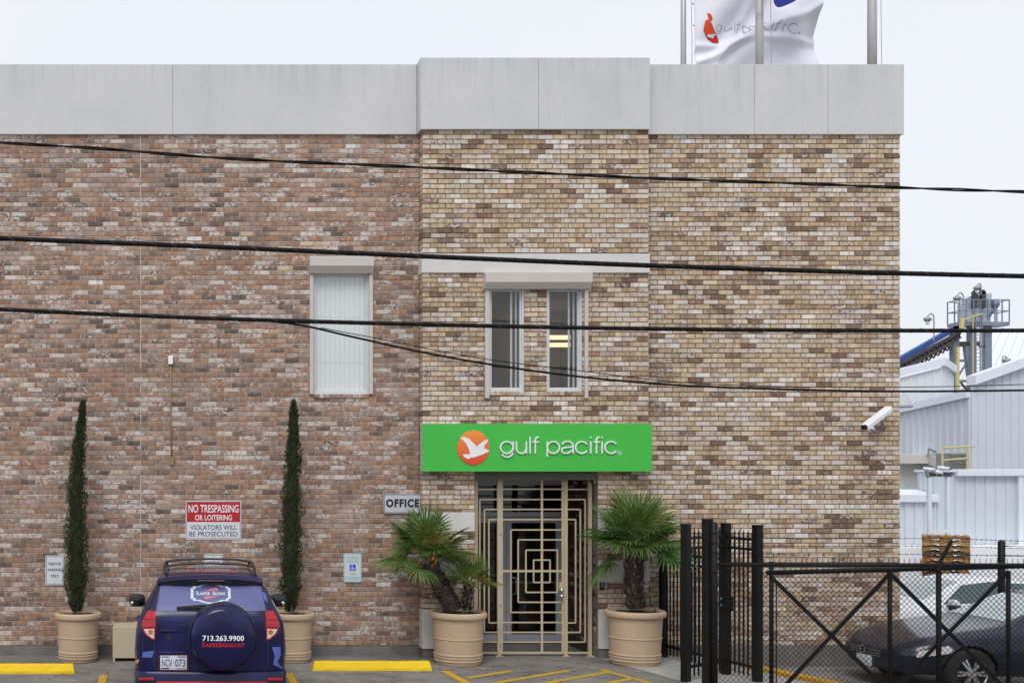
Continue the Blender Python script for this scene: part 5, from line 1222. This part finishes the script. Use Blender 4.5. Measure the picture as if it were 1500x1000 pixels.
# camera rack on posts
YM = 13.6; t = thing('camera_mast', 'white twin post frame topped with two bullet cameras before the shed', 'mast', (P(1375, 0, YM).x, YM, GY))
for px in (1361, 1388): a = P(px, 697, YM); obj('post', MB().box(a.x-.045, a.x+.045, YM-.045, YM+.045, GY, a.z), M_TRIM, t)
a, b = P(1357, 697, YM), P(1392, 695, YM); obj('cross_arm', MB().box(a.x, b.x, YM-.06, YM+.06, a.z-.01, a.z+.11), mat('bracket_slate', srgb(70, 76, 92), .5), t)
a = P(1361, 778, YM); b = P(1388, 778, YM); obj('lower_rail', MB().box(a.x+.045, b.x-.045, YM-.04, YM+.04, a.z-.04, a.z+.04), M_TRIM, t)
for px, py in ((1360, 687), (1381, 685.5), (1372, 691)):
    q = P(px, py, YM-.1); cm = obj('camera', MB().tube([q+Vector((-.11, .05, .02)), q+Vector((.14, -.05, -.02))], .055, 10), M_TRIM, t, True); obj('lens', MB().tube([q+Vector((.141, -.05, -.02)), q+Vector((.155, -.056, -.022))], .05, 10), M_BPLAST, cm); obj('stand', MB().box(q.x-.02, q.x+.02, YM-.1, YM+.02, P(0, 697, YM).z, q.z), M_STEEL, cm)
# middle warehouse and the tall one at its right
YW = 27; wh = thing('warehouse', 'white ribbed metal warehouse with rising roof edge behind the low shed', 'warehouse', (P(1372, 0, YW).x, YW+5, GY))
XW_ = P(1423.5, 560, 23.5).x
def eave(root, a, b, h=.35, dep=.5): obj('eave_trim', MB().add([(p.x, p.y+dy, p.z+dz) for p in (a, b) for dy, dz in ((-dep/2, -h/2), (-dep/2, h/2), (dep/2, h/2), (dep/2, -h/2))], [(3, 2, 1, 0), (4, 5, 6, 7), (0, 1, 5, 4), (1, 2, 6, 5), (2, 3, 7, 6), (3, 0, 4, 7)]), M_TRIM, root)
siding(wh, (XW_, 34), (XW_, 23.56), GY, GY, 4.72, 5.62, .40, M_SIDE, .045)
obj('eave_trim', MB().add([(XW_+dx_, y_, z_+dz_) for y_, z_ in ((34, 4.80), (23.56, 5.72)) for dx_, dz_ in ((-.15, -.13), (-.15, .13), (.1, .13), (.1, -.13))], [(3, 2, 1, 0), (4, 5, 6, 7), (0, 1, 5, 4), (1, 2, 6, 5), (2, 3, 7, 6), (3, 0, 4, 7)]), M_TRIM, wh)
obj('warehouse_core', MB().box(XW_+.06, XW_+12, 24, 34, GY, 4.7), M_SIDE, wh)
c0, c1 = P(1300, 681, YW-1), P(1362, 665, YW-1); obj('ledge', MB().bbox(c0.x, c1.x, YW-1.4, YW-.06, c0.z+.05, c1.z, .02), M_BEIGEW, wh)
obj('ledge', MB().add([tuple(P(1360, 664, YW-1.41)), tuple(P(1375, 672, YW-2.2)), tuple(P(1375, 686, YW-2.2)), tuple(P(1360, 680, YW-1.41)), tuple(P(1360, 664, YW-.1)), tuple(P(1378, 672, YW-.1)), tuple(P(1378, 686, YW-.1)), tuple(P(1360, 680, YW-.1))], [(0, 3, 2, 1), (4, 5, 6, 7), (0, 1, 5, 4), (3, 7, 6, 2), (1, 2, 6, 5), (0, 4, 7, 3)]), M_BEIGEW, wh)
obj('lower_wall', MB().box(c0.x, P(1378, 0, YW-1).x, YW-.9, YW-.05, GY, c0.z+.04), M_BEIGEW, wh)
obj('window_band', MB().box(c0.x, P(1345, 0, YW-1).x, YW-.93, YW-.905, P(0, 716, YW-1).z, P(0, 702, YW-1).z), mat('frosted_band', srgb(190, 196, 198), .5), wh)
hr = MB(); 
for a_, b_ in (((1360, 657), (1374, 663)), ((1360, 657), (1360, 665)), ((1374, 663), (1374, 670))): hr.tube([P(*a_, YW-1.5), P(*b_, YW-1.5)], .035, 6)
obj('stair_rail', hr, M_STEEL, wh)
YT = 23.5; tw = thing('tall_warehouse', 'tall white ribbed metal warehouse with steep roof edge beside the grey louvre unit', 'warehouse', (P(1500, 0, YT).x, YT+5, GY))
a, b = P(1423.5, 560, YT), P(1640, 484, YT); zb = P(0, 692, YT).z
siding(tw, (a.x, YT), (b.x, YT), zb, zb, a.z-.1, b.z-.1, .30)
eave(tw, P(1422.5, 557, YT), P(1640, 480, YT), .34)
obj('warehouse_core', MB().box(a.x+.02, b.x, YT+.05, YT+.4, GY, a.z-.3), M_SIDE, tw)
M_YRAIL = mat('safety_yellow', srgb(200, 190, 128), .6, 0, .1)
yr = thing('safety_railing', 'yellow pipe safety railing in front of the grey louvre unit', 'railing', (P(1400, 0, 22).x, 22, P(0, 688, 22).z))
for a_, b_ in (((1380, 656), (1427, 653)), ((1380, 674), (1416, 671)), ((1380.5, 656), (1380.5, 688)), ((1417, 654), (1417, 688))): obj('tube', MB().tube([P(*a_, 22), P(*b_, 22)], .035, 6), M_YRAIL, yr)
lv = thing('louvre_unit', 'grey louvred cooling unit on the shed roof behind yellow railing', 'cooling unit', (P(1405, 0, 22.3).x, 22.6, P(0, 688, 22.3).z))
a, b = P(1390, 690, 22.3), P(1419, 663.5, 22.3); obj('case', MB().box(a.x, b.x, 22.3, 23.0, a.z, b.z), mat('louvre_grey', srgb(140, 140, 140), .7, 0, .2, 8), lv)
for i in range(7):
    z = lerp(a.z+.03, b.z-.06, i/6); obj('louvre', MB().bar((a.x+.02, 22.28, z), (b.x-.02, 22.28, z), .03, .05), MATS['louvre_grey'], lv)
# rear gable building and the big pale roof
YB = 51; gb = thing('gabled_shed', 'distant white gabled metal shed under the blue conveyor', 'shed', (P(1360, 0, YB).x, YB+4, GY))
a, b, c = P(1290, 556, YB), P(1380, 533, YB), P(1396, 545, YB+2.5); zb = P(0, 592, YB).z-2
siding(gb, (a.x, YB), (b.x, YB), zb, zb, a.z-.2, b.z-.2, .48, M_SIDE2, .05); siding(gb, (b.x, YB), (c.x, YB+2.5), zb, zb, b.z-.2, c.z-.2, .5, M_SIDE2, .05)
eave(gb, P(1290, 552, YB), P(1381, 529.5, YB), .45); eave(gb, P(1380, 529.5, YB), P(1398, 541, YB+2.5), .45)
obj('shed_core', MB().box(a.x, b.x-.3, YB+.1, YB+10, GY, a.z-.5), M_SIDE2, gb)
YP = 85; br = thing('large_pale_roof', 'huge pale ribbed metal roof rising behind the conveyor tower', 'roof', (P(1480, 0, YP).x, YP, GY))
r0 = [P(1452, 487, YP), P(1640, 470, YP+6), P(1640, 570, YP-14), P(1406, 570, YP-14), P(1420, 530, YP-7)]
obj('roof_sheet', MB().add([tuple(p) for p in r0]+[(p.x, p.y+.4, p.z-.3) for p in r0], [(4, 3, 2, 1, 0), (5, 6, 7, 8, 9)]+[(i, (i+1) % 5, (i+1) % 5+5, i+5) for i in range(5)]), M_ROOFM, br)
for i in range(16):
    u = i/15; p, q = P(1452, 487, YP).lerp(P(1640, 470, YP+6), u), P(1410, 569, YP-14).lerp(P(1640, 569, YP-14), u); obj('roof_rib', MB().bar(p+Vector((0, -.05, .05)), q+Vector((0, -.05, .05)), .12, .12), M_ROOFM, br)
obj('gable_wall', MB().box(r0[3].x, r0[2].x, YP-13.9, YP+5, GY, r0[3].z-.2), M_SIDE2, br)
# conveyor tower
YV = 61; sV = (YV+CAMD)/FPX
def vp(x, y, dy=0): return P(1310+x/5.556, 400+y/5.556, YV+dy)
cv = thing('conveyor_tower', 'grey steel conveyor tower with railed platform and rounded metal hood', 'tower', tuple(Vector((vp(620, 0).x, YV, GY))))
M_TST = mat('tower_steel', srgb(128, 138, 156), .5, .2, .12, 2); M_TDK = mat('tower_dark_steel', srgb(70, 66, 68), .6, .1, .2, 2); M_CBL = mat('conveyor_blue', srgb(46, 84, 150), .45, 0, .08, 2)
def vb(nm, a_, b_, w_, m=M_TST, par=None, dy=0, dyb=None): return obj(nm, MB().bar(vp(*a_, dy), vp(*b_, dy if dyb is None else dyb), w_), m, par or cv)
for x0_, x1_ in ((489, 489), (628, 628), (752, 752)):
    p = vp(x0_, 430); obj('leg', MB().box(p.x-.22, p.x+.22, YV-.2, YV+.2, GY, p.z), M_TST, cv)
for x0_, x1_ in ((495, 720),):
    p = vp(x0_, 430, 3.4); obj('leg', MB().box(p.x-.16, p.x+.16, YV+3.2, YV+3.5, GY, p.z), M_TST, cv)
vb('brace', (580, 560), (618, 880), .3); vb('cross_beam', (480, 580), (690, 572), .32, M_TDK); vb('cross_beam', (690, 598), (770, 592), .14, M_TDK); vb('brace', (525, 830), (600, 710), .1); vb('brace', (525, 870), (600, 960), .1, M_TDK); vb('cross_beam', (525, 712), (600, 712), .16); vb('cross_beam', (525, 880), (610, 876), .2)
# platform
pf = [vp(435, 422, -1.5), vp(780, 380, -1.5), vp(935, 405, 1.8), vp(520, 440, 2.2)]
dk = MB(); z_ = vp(0, 405).z
a, b = vp(480, 0).x, vp(885, 0).x; obj('platform', MB().box(a, b, YV-.65, YV+.65, z_-.25, z_+.0), M_TST, cv)
for yy in (-.6, .6):
    for hh in (.55, 1.1): obj('handrail', MB().bar((a, YV+yy, z_+hh*1.35), (b, YV+yy, z_+hh*1.35), .06), M_TST, cv)
    for i in range(8): x_ = lerp(a, b, i/7); obj('stanchion', MB().box(x_-.03, x_+.03, YV+yy-.03, YV+yy+.03, z_, z_+1.48), M_TST, cv)
for x_ in (a, b):
    for hh in (.55, 1.1): obj('handrail', MB().bar((x_, YV-.55, z_+hh*1.34), (x_, YV+.55, z_+hh*1.34), .055), M_TST, cv)
hd = MB(); A_ = [(536, 400), (536, 260), (548, 225), (575, 200), (610, 188), (650, 183), (768, 165), (768, 350), (740, 400)]
pts = [(vp(*q).x, vp(*q).z) for q in A_]; hd.prism(pts, YV-.3, YV+.3); obj('hood', hd, mat('hood_metal', srgb(186, 194, 206), .4, .2, .08, 2), cv)
for a_, b_ in (((652, 150), (652, 285)), ((722, 150), (722, 285)), ((648, 155), (728, 152))): vb('portal_frame', a_, b_, .26, M_TDK, dy=-.45)
obj('drive_motor', MB().tube([vp(795, 250, -.4), vp(835, 245, -.4)], .3, 10), M_TST, cv, True); vb('motor_strut', (830, 270), (770, 350), .16, dy=-.4)
for x_ in (640, 663, 700, 717): vb('ladder_rail', (x_, 340), (x_, 820), .06, M_YRAIL if x_ < 650 else M_TST, dy=-.8)
for i in range(16): y_ = 350+i*30; vb('ladder_rung', (663, y_), (700, y_), .045, dy=-.8)
vb('yellow_mast', (515, 600), (513, 960), .17, M_YRAIL, dy=-.6); vb('yellow_chute', (552, 365), (548, 450), .2, M_YRAIL, dy=-1.2); vb('yellow_brace', (550, 380), (715, 330), .09, M_YRAIL, dy=-.85)
cn = thing('blue_conveyor', 'inclined blue covered conveyor on a dark steel truss leading up to the tower', 'conveyor', tuple(vp(60, 740)))
def cb(nm, a_, b_, w_, h_, m, dy=0): return obj(nm, MB().bar(vp(*a_, dy), vp(*b_, dy), w_, h_), m, cn)
cb('cover', (-90, 778), (520, 432), .4, .34, M_CBL); cb('top_chord', (-90, 808), (560, 462), .2, .14, M_TDK, -.5)
cb('bottom_chord', (-90, 868), (480, 562), .2, .16, M_TDK, -.5); cb('bottom_chord', (-90, 868), (480, 562), .2, .16, M_TDK, .5); cb('walkway', (-90, 838), (500, 525), .4, .10, M_TDK)
for i in range(17):
    u0, u1 = i/17, (i+1)/17; t0, t1 = lerp(-90, 540, u0), lerp(-90, 540, u1)
    yt = lambda x_: lerp(808, 470, (x_+90)/640); yb_ = lambda x_: lerp(868, 555, (x_+90)/580)
    cb('lattice', (t0, yt(t0)), (t1, yb_(t1)), .12, .12, M_TDK, -.5); cb('lattice', (t0, yb_(t0)), (t1, yt(t1)), .12, .12, M_TDK, -.5)
    cb('return_roller', (t0, (yt(t0)+yb_(t0))/2), (t0+14, (yt(t0)+yb_(t0))/2-4), .2, .2, M_TDK, -.3)
    if 6 < i < 15: cb('lattice', (t0, yb_(t0)+10), (t1, yb_(t1)+38), .08, .08, M_TDK, .4); cb('lattice', (t0, yb_(t0)+44), (t1, yb_(t1)+8), .08, .08, M_TDK, .4)
for i, (xb, yb2, xt, yt2, lab, gx) in enumerate(((322, 560, 270, 375, 'gooseneck yard lamp standing over the middle of the blue conveyor', 1), (562, 250, 511, 205, 'gooseneck yard lamp at the rounded hood of the tower', 1), (704, 170, 676, 122, 'gooseneck yard lamp on the very top of the tower', 1), (880, 770, 916, 712, 'gooseneck yard lamp standing on the tall warehouse roof', -1))):
    yy = {3: YT+1-YV}.get(i, -.7); t = thing('gooseneck_lamp', lab, 'lamp', tuple(vp(xb, yb2, yy)), 0, 'gooseneck yard lamps')
    k_ = (xb-xt); ty = yt2-42; sc_ = (YV+yy+CAMD)/(YV+CAMD)
    obj('stem', MB().tube(smooth_path([vp(xb, yb2+12, yy), vp(xb, yt2-5, yy), vp(xb-k_*.12, ty+10, yy), vp(xb-k_*.5, ty-4 if k_ > 30 else ty+6, yy), vp(xt+k_*.08, ty+16, yy), vp(xt, yt2-16, yy)], 5), .045*sc_, 6), M_STEEL, t, True)
    c_ = vp(xt, yt2, yy); obj('shade', MB().lathe([(.05*sc_, .2*sc_), (.1*sc_, .16*sc_), (.25*sc_, .06*sc_), (.25*sc_, -.04*sc_), (.16*sc_, -.14*sc_)], 12, tuple(c_)), M_STEEL, t, True)
    obj('bulb', MB().ellipsoid((c_.x, c_.y, c_.z-.2*sc_), (.13*sc_, .13*sc_, .18*sc_), 10, 8), M_TRIM, t, True)
# white duct peeping out behind the wall corner
a = P(1322, 580, 25); t = thing('roof_cowl', 'pale conical roof cowl showing just past the brick corner near the bullet camera', 'cowl', tuple(P(1316, 598, 25)))
obj('cone', MB().lathe([(.12, .75), (.18, .55), (.42, .1), (.42, .0)], 16, tuple(P(1318, 597, 25))), mat('cowl_grey', srgb(185, 190, 198), .5), t, True)
# pallets
M_WOOD = [mat('pallet_wood_%s' % n_, srgb(*c_), .85, 0, .3, 5, .3, 50, mapscale=(.4, 1, 3)) for n_, c_ in (('tan', (150, 116, 72)), ('grey', (98, 84, 70)), ('orange', (162, 116, 68)), ('pale', (168, 138, 92)))]
YPL = 9.9; c_ = P(1385, 785, YPL); PW = .98; zt = c_.z; RP = -math.atan2(c_.x, YPL+CAMD)
lev = int(round((zt-GY)/.131)); ph = (zt-GY)/lev
WD = ['worn tan', 'weathered grey', 'fresh orange', 'pale']
for i in range(lev):
    mi = [0, 3, 0, 1, 2, 2, 0, 1, 3, 0, 2, 1, 0, 3][(lev-1-i) % 14]; m_ = M_WOOD[mi]; z = GY+i*ph; rank = lev-i
    nth = ['topmost', 'second', 'third', 'fourth', 'fifth', 'sixth', 'seventh', 'eighth', 'ninth', 'tenth', 'eleventh', 'twelfth', 'thirteenth', 'fourteenth'][rank-1]
    t = thing('wooden_pallet', '%s wooden pallet%s of the stack in the yard' % (WD[mi], ', '+nth+(' from the top' if rank > 1 else '')), 'pallet', (c_.x+rnd.uniform(-.03, .03), YPL, z), RP+rnd.uniform(-.03, .03), 'stacked wooden pallets')
    L_ = lambda nm, mb: obj(nm, mb, m_, t, False, None, True)
    x0, x1 = -PW/2, PW/2; h0, h1 = .018, ph-.022
    for yy in (0, .48, .96):
        n0, n1, n2, n3 = (lerp(x0, x1, u_) for u_ in (.18, .38, .62, .82))
        L_('stringer', MB().prism([(x0, h0), (n0, h0), (n0+.03, h0+.05), (n1-.03, h0+.05), (n1, h0), (n2, h0), (n2+.03, h0+.05), (n3-.03, h0+.05), (n3, h0), (x1, h0), (x1, h1), (x0, h1)], yy, yy+.04))
    for k_ in range(6): u = lerp(x0, x1-.1, k_/5); e_ = rnd.uniform(-.025, .01); L_('deck_board', MB().box(u, u+.1, e_, 1.01, ph-.0215, ph-.004))
    for k_ in range(3): u = lerp(x0, x1-.1, k_/2); L_('bottom_board', MB().box(u, u+.1, -.01, 1.01, .001, .0175))

# ------------------------------------------------------------------ flags
M_FLAG = mat('white_flag_cloth', srgb(226, 227, 235), .8, 0, .02); M_FBLUE = mat('blue_flag_cloth', srgb(34, 44, 140), .8, 0, .05)
def pole(px, wpx, y, label):
    a = P(px, 94, y); r_ = wpx/2*(y+CAMD)/FPX; t = thing('flagpole', label, 'flagpole', (a.x, y, 8.9), 0, 'flagpoles on the roof')
    obj('shaft', MB().tube([(a.x, y, 8.9), (a.x, y, 10.5), (a.x, y, 13.5)], [r_, r_, r_*.8], 16), M_POLE, t, True); obj('base_flange', MB().lathe([(r_*2, 0), (r_*2, .02), (r_, .03)], 16, (a.x, y, 8.9)), M_POLE, t)
    obj('finial', MB().ellipsoid((a.x, y, 13.58), (r_*1.3, r_*1.3, r_*1.3)), M_POLE, t, True); return t
p1 = pole(1001, 8, 2.2, 'thin metal flagpole holding the white flag'); p2 = pole(1112.5, 11, 1.2, 'metal flagpole with dark bands in front of the white flag'); p3 = pole(1277.5, 13, .9, 'thick bare metal flagpole near the roof corner')
for px, y, par, xe_ in ((1013, 2.1, p1, 2), (1130, 1.1, p2, -2), (1292, .8, p3, -4)): q = P(px, 94, y); obj('halyard', MB().tube([(q.x, y, 9.2), (q.x+xe_*.004, y, 10.5), (q.x-.05, y, 13.3)], .005, 5), M_STEEL, par)
c_ = P(1112.5, 26, 1.2)
for dz in (-.03, .01, .05): obj('band', MB().lathe([(.062, -.008), (.064, 0), (.062, .008)], 16, (c_.x, 1.2, c_.z+dz)), mat('band_slate', srgb(90, 100, 130), .4) if dz < 0 else MATS['band_slate'], p2)
YFL = 2.1; f0, f1 = P(1018, 0, YFL).x, P(1191, 0, YFL).x; ft, fb = P(0, -70, YFL).z, P(0, 112, YFL).z
def flagp(u, v, off=0.):          # u along, v down
    x = lerp(f0, f1, u); cr_ = abs((u*1.25+v*.9-1.02)); y = YFL-.16*math.sin(u*7+v*2.5)*u**.5-.10*math.sin((u*1.1+v*1.6)*8)*(.2+u)-.05*math.sin(u*17-v*9)*u-.06*max(0, 1-cr_*9)-.10*max(0, 1-abs(u*.7+v*1.5-1.35)*11)-.05*max(0, 1-abs(v-.76+.08*u)*22)
    z = lerp(ft, fb, v)+.10*math.sin(u*6-1)*u; x -= .05*math.sin(v*6)*u*u+.10*max(0, v-.55)*u; z -= .05*math.sin(u*9)*v
    return (x, y-off, z)
fl = thing('white_flag', 'white flag with red orange emblem and thin grey lettering above the parapet', 'flag', (f0, YFL, fb))
nu, nv = 110, 80; m = MB().add([flagp(i/nu, j/nv) for j in range(nv+1) for i in range(nu+1)], [(j*(nu+1)+i, (j+1)*(nu+1)+i, (j+1)*(nu+1)+i+1, j*(nu+1)+i+1) for j in range(nv) for i in range(nu)])
fo = obj('cloth', m, M_FLAG, fl, True)
obj('hem', MB().tube([flagp(0, j/30) for j in range(31)], .012, 6), M_FLAG, fl, True)
for v_ in (.42, .6): q = flagp(0, v_); obj('clip', MB().tube([q, (q[0]-.05, q[1], q[2]+.02)], .008, 6), M_STEEL, fl)
def fuv(px, py): return ((px-1018)/173., (py+70)/182.)
def onflag(nm, polys, mt, off=.006):
    bm = bmesh.new()
    for pl_ in polys: bm.faces.new([bm.verts.new((p[0], p[1], 0)) for p in pl_])
    for ax in (0, 1):
        for i in range(1, 80):
            nrm = Vector((1, 0, 0)) if ax == 0 else Vector((0, 1, 0)); k_ = i/80
            bmesh.ops.bisect_plane(bm, geom=bm.verts[:]+bm.edges[:]+bm.faces[:], plane_co=nrm*k_, plane_no=nrm, dist=1e-6)
    for v in bm.verts: v.co = flagp(v.co.x, v.co.y, off)
    obj(nm, MB().bm(bm), mt, fl, True)
fx = lambda x, y: fuv(980+x/6.25, y/6.25)
M_FORG = mat('flag_orange', srgb(214, 72, 32), .8, 0, .15, 4); M_FRD = mat('flag_red', srgb(186, 34, 30), .8, 0, .1, 4); M_FTX = mat('flag_grey_ink', srgb(128, 136, 158), .8, 0, 0)
onflag('emblem_upper', [[fx(332, 122), fx(365, 135), fx(383, 175), fx(366, 200), fx(345, 190)]], M_FORG)
onflag('emblem_disc', [[fx(318, 190), fx(345, 186), fx(372, 215), fx(400, 258), fx(425, 295), fx(410, 300), fx(345, 308), fx(335, 318), fx(352, 333), fx(300, 290), fx(305, 235)]], M_FORG)
onflag('emblem_base', [[fx(305, 300), fx(352, 333), fx(400, 338), fx(428, 300), fx(455, 330), fx(468, 368), fx(440, 382), fx(395, 378), fx(345, 350)]], M_FRD)
def flag_strokes():
    A = arc
    for L in ([A(455, 248, 32, 27, 0, 360, 14)], [[(487, 225), (478, 270)]+A(450, 272, 28, 24, 10, 140, 8)], [[(518, 232)]+A(548, 245, 32, 28, 160, 20, 8)+[(588, 268), (592, 232)]], [[(622, 215), (612, 292)]], [[(640, 312), (648, 230), (664, 208)], [(632, 238), (672, 242)]],
              [[(700, 250), (692, 350)], A(722, 292, 26, 40, 0, 360, 14)], [A(772, 292, 22, 32, 0, 360, 14), [(794, 262), (790, 325)]], [A(886, 274, 32, 36, -50, -300, 12)], [[(930, 245), (918, 312)], [(938, 222), (936, 230)]], [[(948, 312), (965, 236), (985, 214)], [(945, 250), (985, 248)]], [[(1010, 245), (998, 308)], [(1018, 222), (1016, 230)]], [A(1085, 272, 48, 38, -45, -300, 14)], [A(1134, 296, 7, 7, 0, 340, 8)]):
        for s_ in L: yield s_
polys = []
for s_ in flag_strokes():
    pts = [Vector(q) for q in s_]
    for p, q in zip(pts, pts[1:]):
        d_ = (q-p)
        if d_.length < .5: continue
        n_ = Vector((-d_.y, d_.x)).normalized()*2.2; polys.append([fx(*(p+n_)), fx(*(p-n_)), fx(*(q-n_)), fx(*(q+n_))])
onflag('flag_lettering', polys, M_FTX, .007)
bf = thing('blue_flag', 'dark blue flag hanging from the flagpole with dark bands', 'flag', tuple(P(1131, 15, 1.0)))
b_ = [[P(1131, 15, 1.0), P(1148, 10, .93), P(1158, 5, 1.0), P(1172, 0, .95)], [P(1131, -40, 1.0), P(1150, -42, .92), P(1170, -45, 1.02), P(1196, -52, .95)], [P(1131, -120, 1.0), P(1155, -122, .92), P(1180, -125, 1.02), P(1215, -130, .95)]]
m = MB().add([tuple(p) for r_ in b_ for p in r_], [(j*4+i, j*4+i+1, (j+1)*4+i+1, (j+1)*4+i) for j in range(2) for i in range(3)]); o = obj('cloth', m, M_FBLUE, bf, True); md = o.modifiers.new('s', 'SUBSURF'); md.levels = 2; md.render_levels = 2

# ------------------------------------------------------------------ overhead cables (strung along the street)
YO = -6.0
def herm(pts, sub):                        # monotone in x, tangents from neighbouring slopes
    n_ = len(pts); out = []
    sl_ = [(pts[i+1].z-pts[i].z)/(pts[i+1].x-pts[i].x) for i in range(n_-1)]
    tg_ = [sl_[0]]+[((sl_[i-1]*(pts[i+1].x-pts[i].x)+sl_[i]*(pts[i].x-pts[i-1].x))/(pts[i+1].x-pts[i-1].x)) for i in range(1, n_-1)]+[sl_[-1]]
    for i in range(n_-1):
        h_ = pts[i+1].x-pts[i].x
        for k_ in range(sub):
            t = k_/sub; z = (2*t**3-3*t*t+1)*pts[i].z+(t**3-2*t*t+t)*h_*tg_[i]+(-2*t**3+3*t*t)*pts[i+1].z+(t**3-t*t)*h_*tg_[i+1]
            out.append(Vector((pts[i].x+h_*t, pts[i].y, z)))
    return out+[pts[-1]]
def cable(label, pts, wpx, lash=None, twist=False, ext=True):
    k_ = (YO+CAMD)/FPX; P_ = [P(x, y, YO) for x, y in pts]
    def grow(p, q):                       # carry the run on beyond the last point at the same slope
        d_ = (p-q)/abs((p-q).x); return [p+d_*x_+Vector((0, 0, .004*x_*x_)) for x_ in (2, 4, 7, 10, 14)]
    if ext: P_ = grow(P_[0], P_[1])[::-1]+P_
    P_ = P_+grow(P_[-1], P_[-2])
    path = herm(P_, 10); r_ = wpx/2*k_; t = thing('overhead_cable', label, 'cable', tuple(path[0]), 0, 'overhead cables along the street')
    L = [0]
    for a_, b_ in zip(path, path[1:]): L.append(L[-1]+(b_-a_).length)
    def helix(R_, pitch, ph, n=None):
        out = []; s_ = 0; step = pitch/14; j = 0
        while s_ < L[-1]:
            while L[j+1] < s_: j += 1
            c_ = path[j].lerp(path[j+1], (s_-L[j])/(L[j+1]-L[j])); an_ = s_/pitch*6.2832+ph; out.append(c_+Vector((0, R_*math.cos(an_), R_*math.sin(an_)))); s_ += step
        return out
    if twist:
        for ph in (0, 3.1416): obj('strand', MB().tube(helix(r_*.8, 1.55, ph), r_*.75, 8), M_CABLE, t, True)
    else: obj('sheath', MB().tube(path, r_, 10), M_CABLE, t, True)
    if lash: obj('lashing_wire', MB().tube(helix(r_*1.02, lash, 0), .0022, 4), M_LASH, t)
cable('highest overhead cable, a twisted pair of thin black strands', [(0, 209), (150, 218), (300, 230), (600, 244.5), (800, 254), (1000, 263), (1200, 270), (1320, 275), (1500, 281)], 3.4, twist=True)
cable('thick black overhead cable crossing in front of the upper window shutter box', [(0, 349), (300, 361), (600, 374.5), (900, 387), (1200, 397), (1500, 404.5)], 7, .22)
cable('thick black overhead cable crossing the middle of the upper windows', [(0, 453), (250, 464), (430, 470), (600, 474.5), (800, 479), (1100, 483), (1500, 484)], 6.2, .22)
cable('thin black overhead cable branching down from the thick one near the single window', [(330, 466.5), (380, 469), (430, 474.5), (520, 494), (620, 516), (760, 540), (950, 561), (1150, 570), (1320, 573), (1500, 571.5)], 3.2, None, ext=False)
YO = -5.8
cable('hair thin grey overhead wire just above the branching cable', [(470, 480), (560, 497), (700, 524), (850, 543), (1000, 560), (1150, 566), (1320, 567), (1500, 563)], 1.3, None, ext=False)
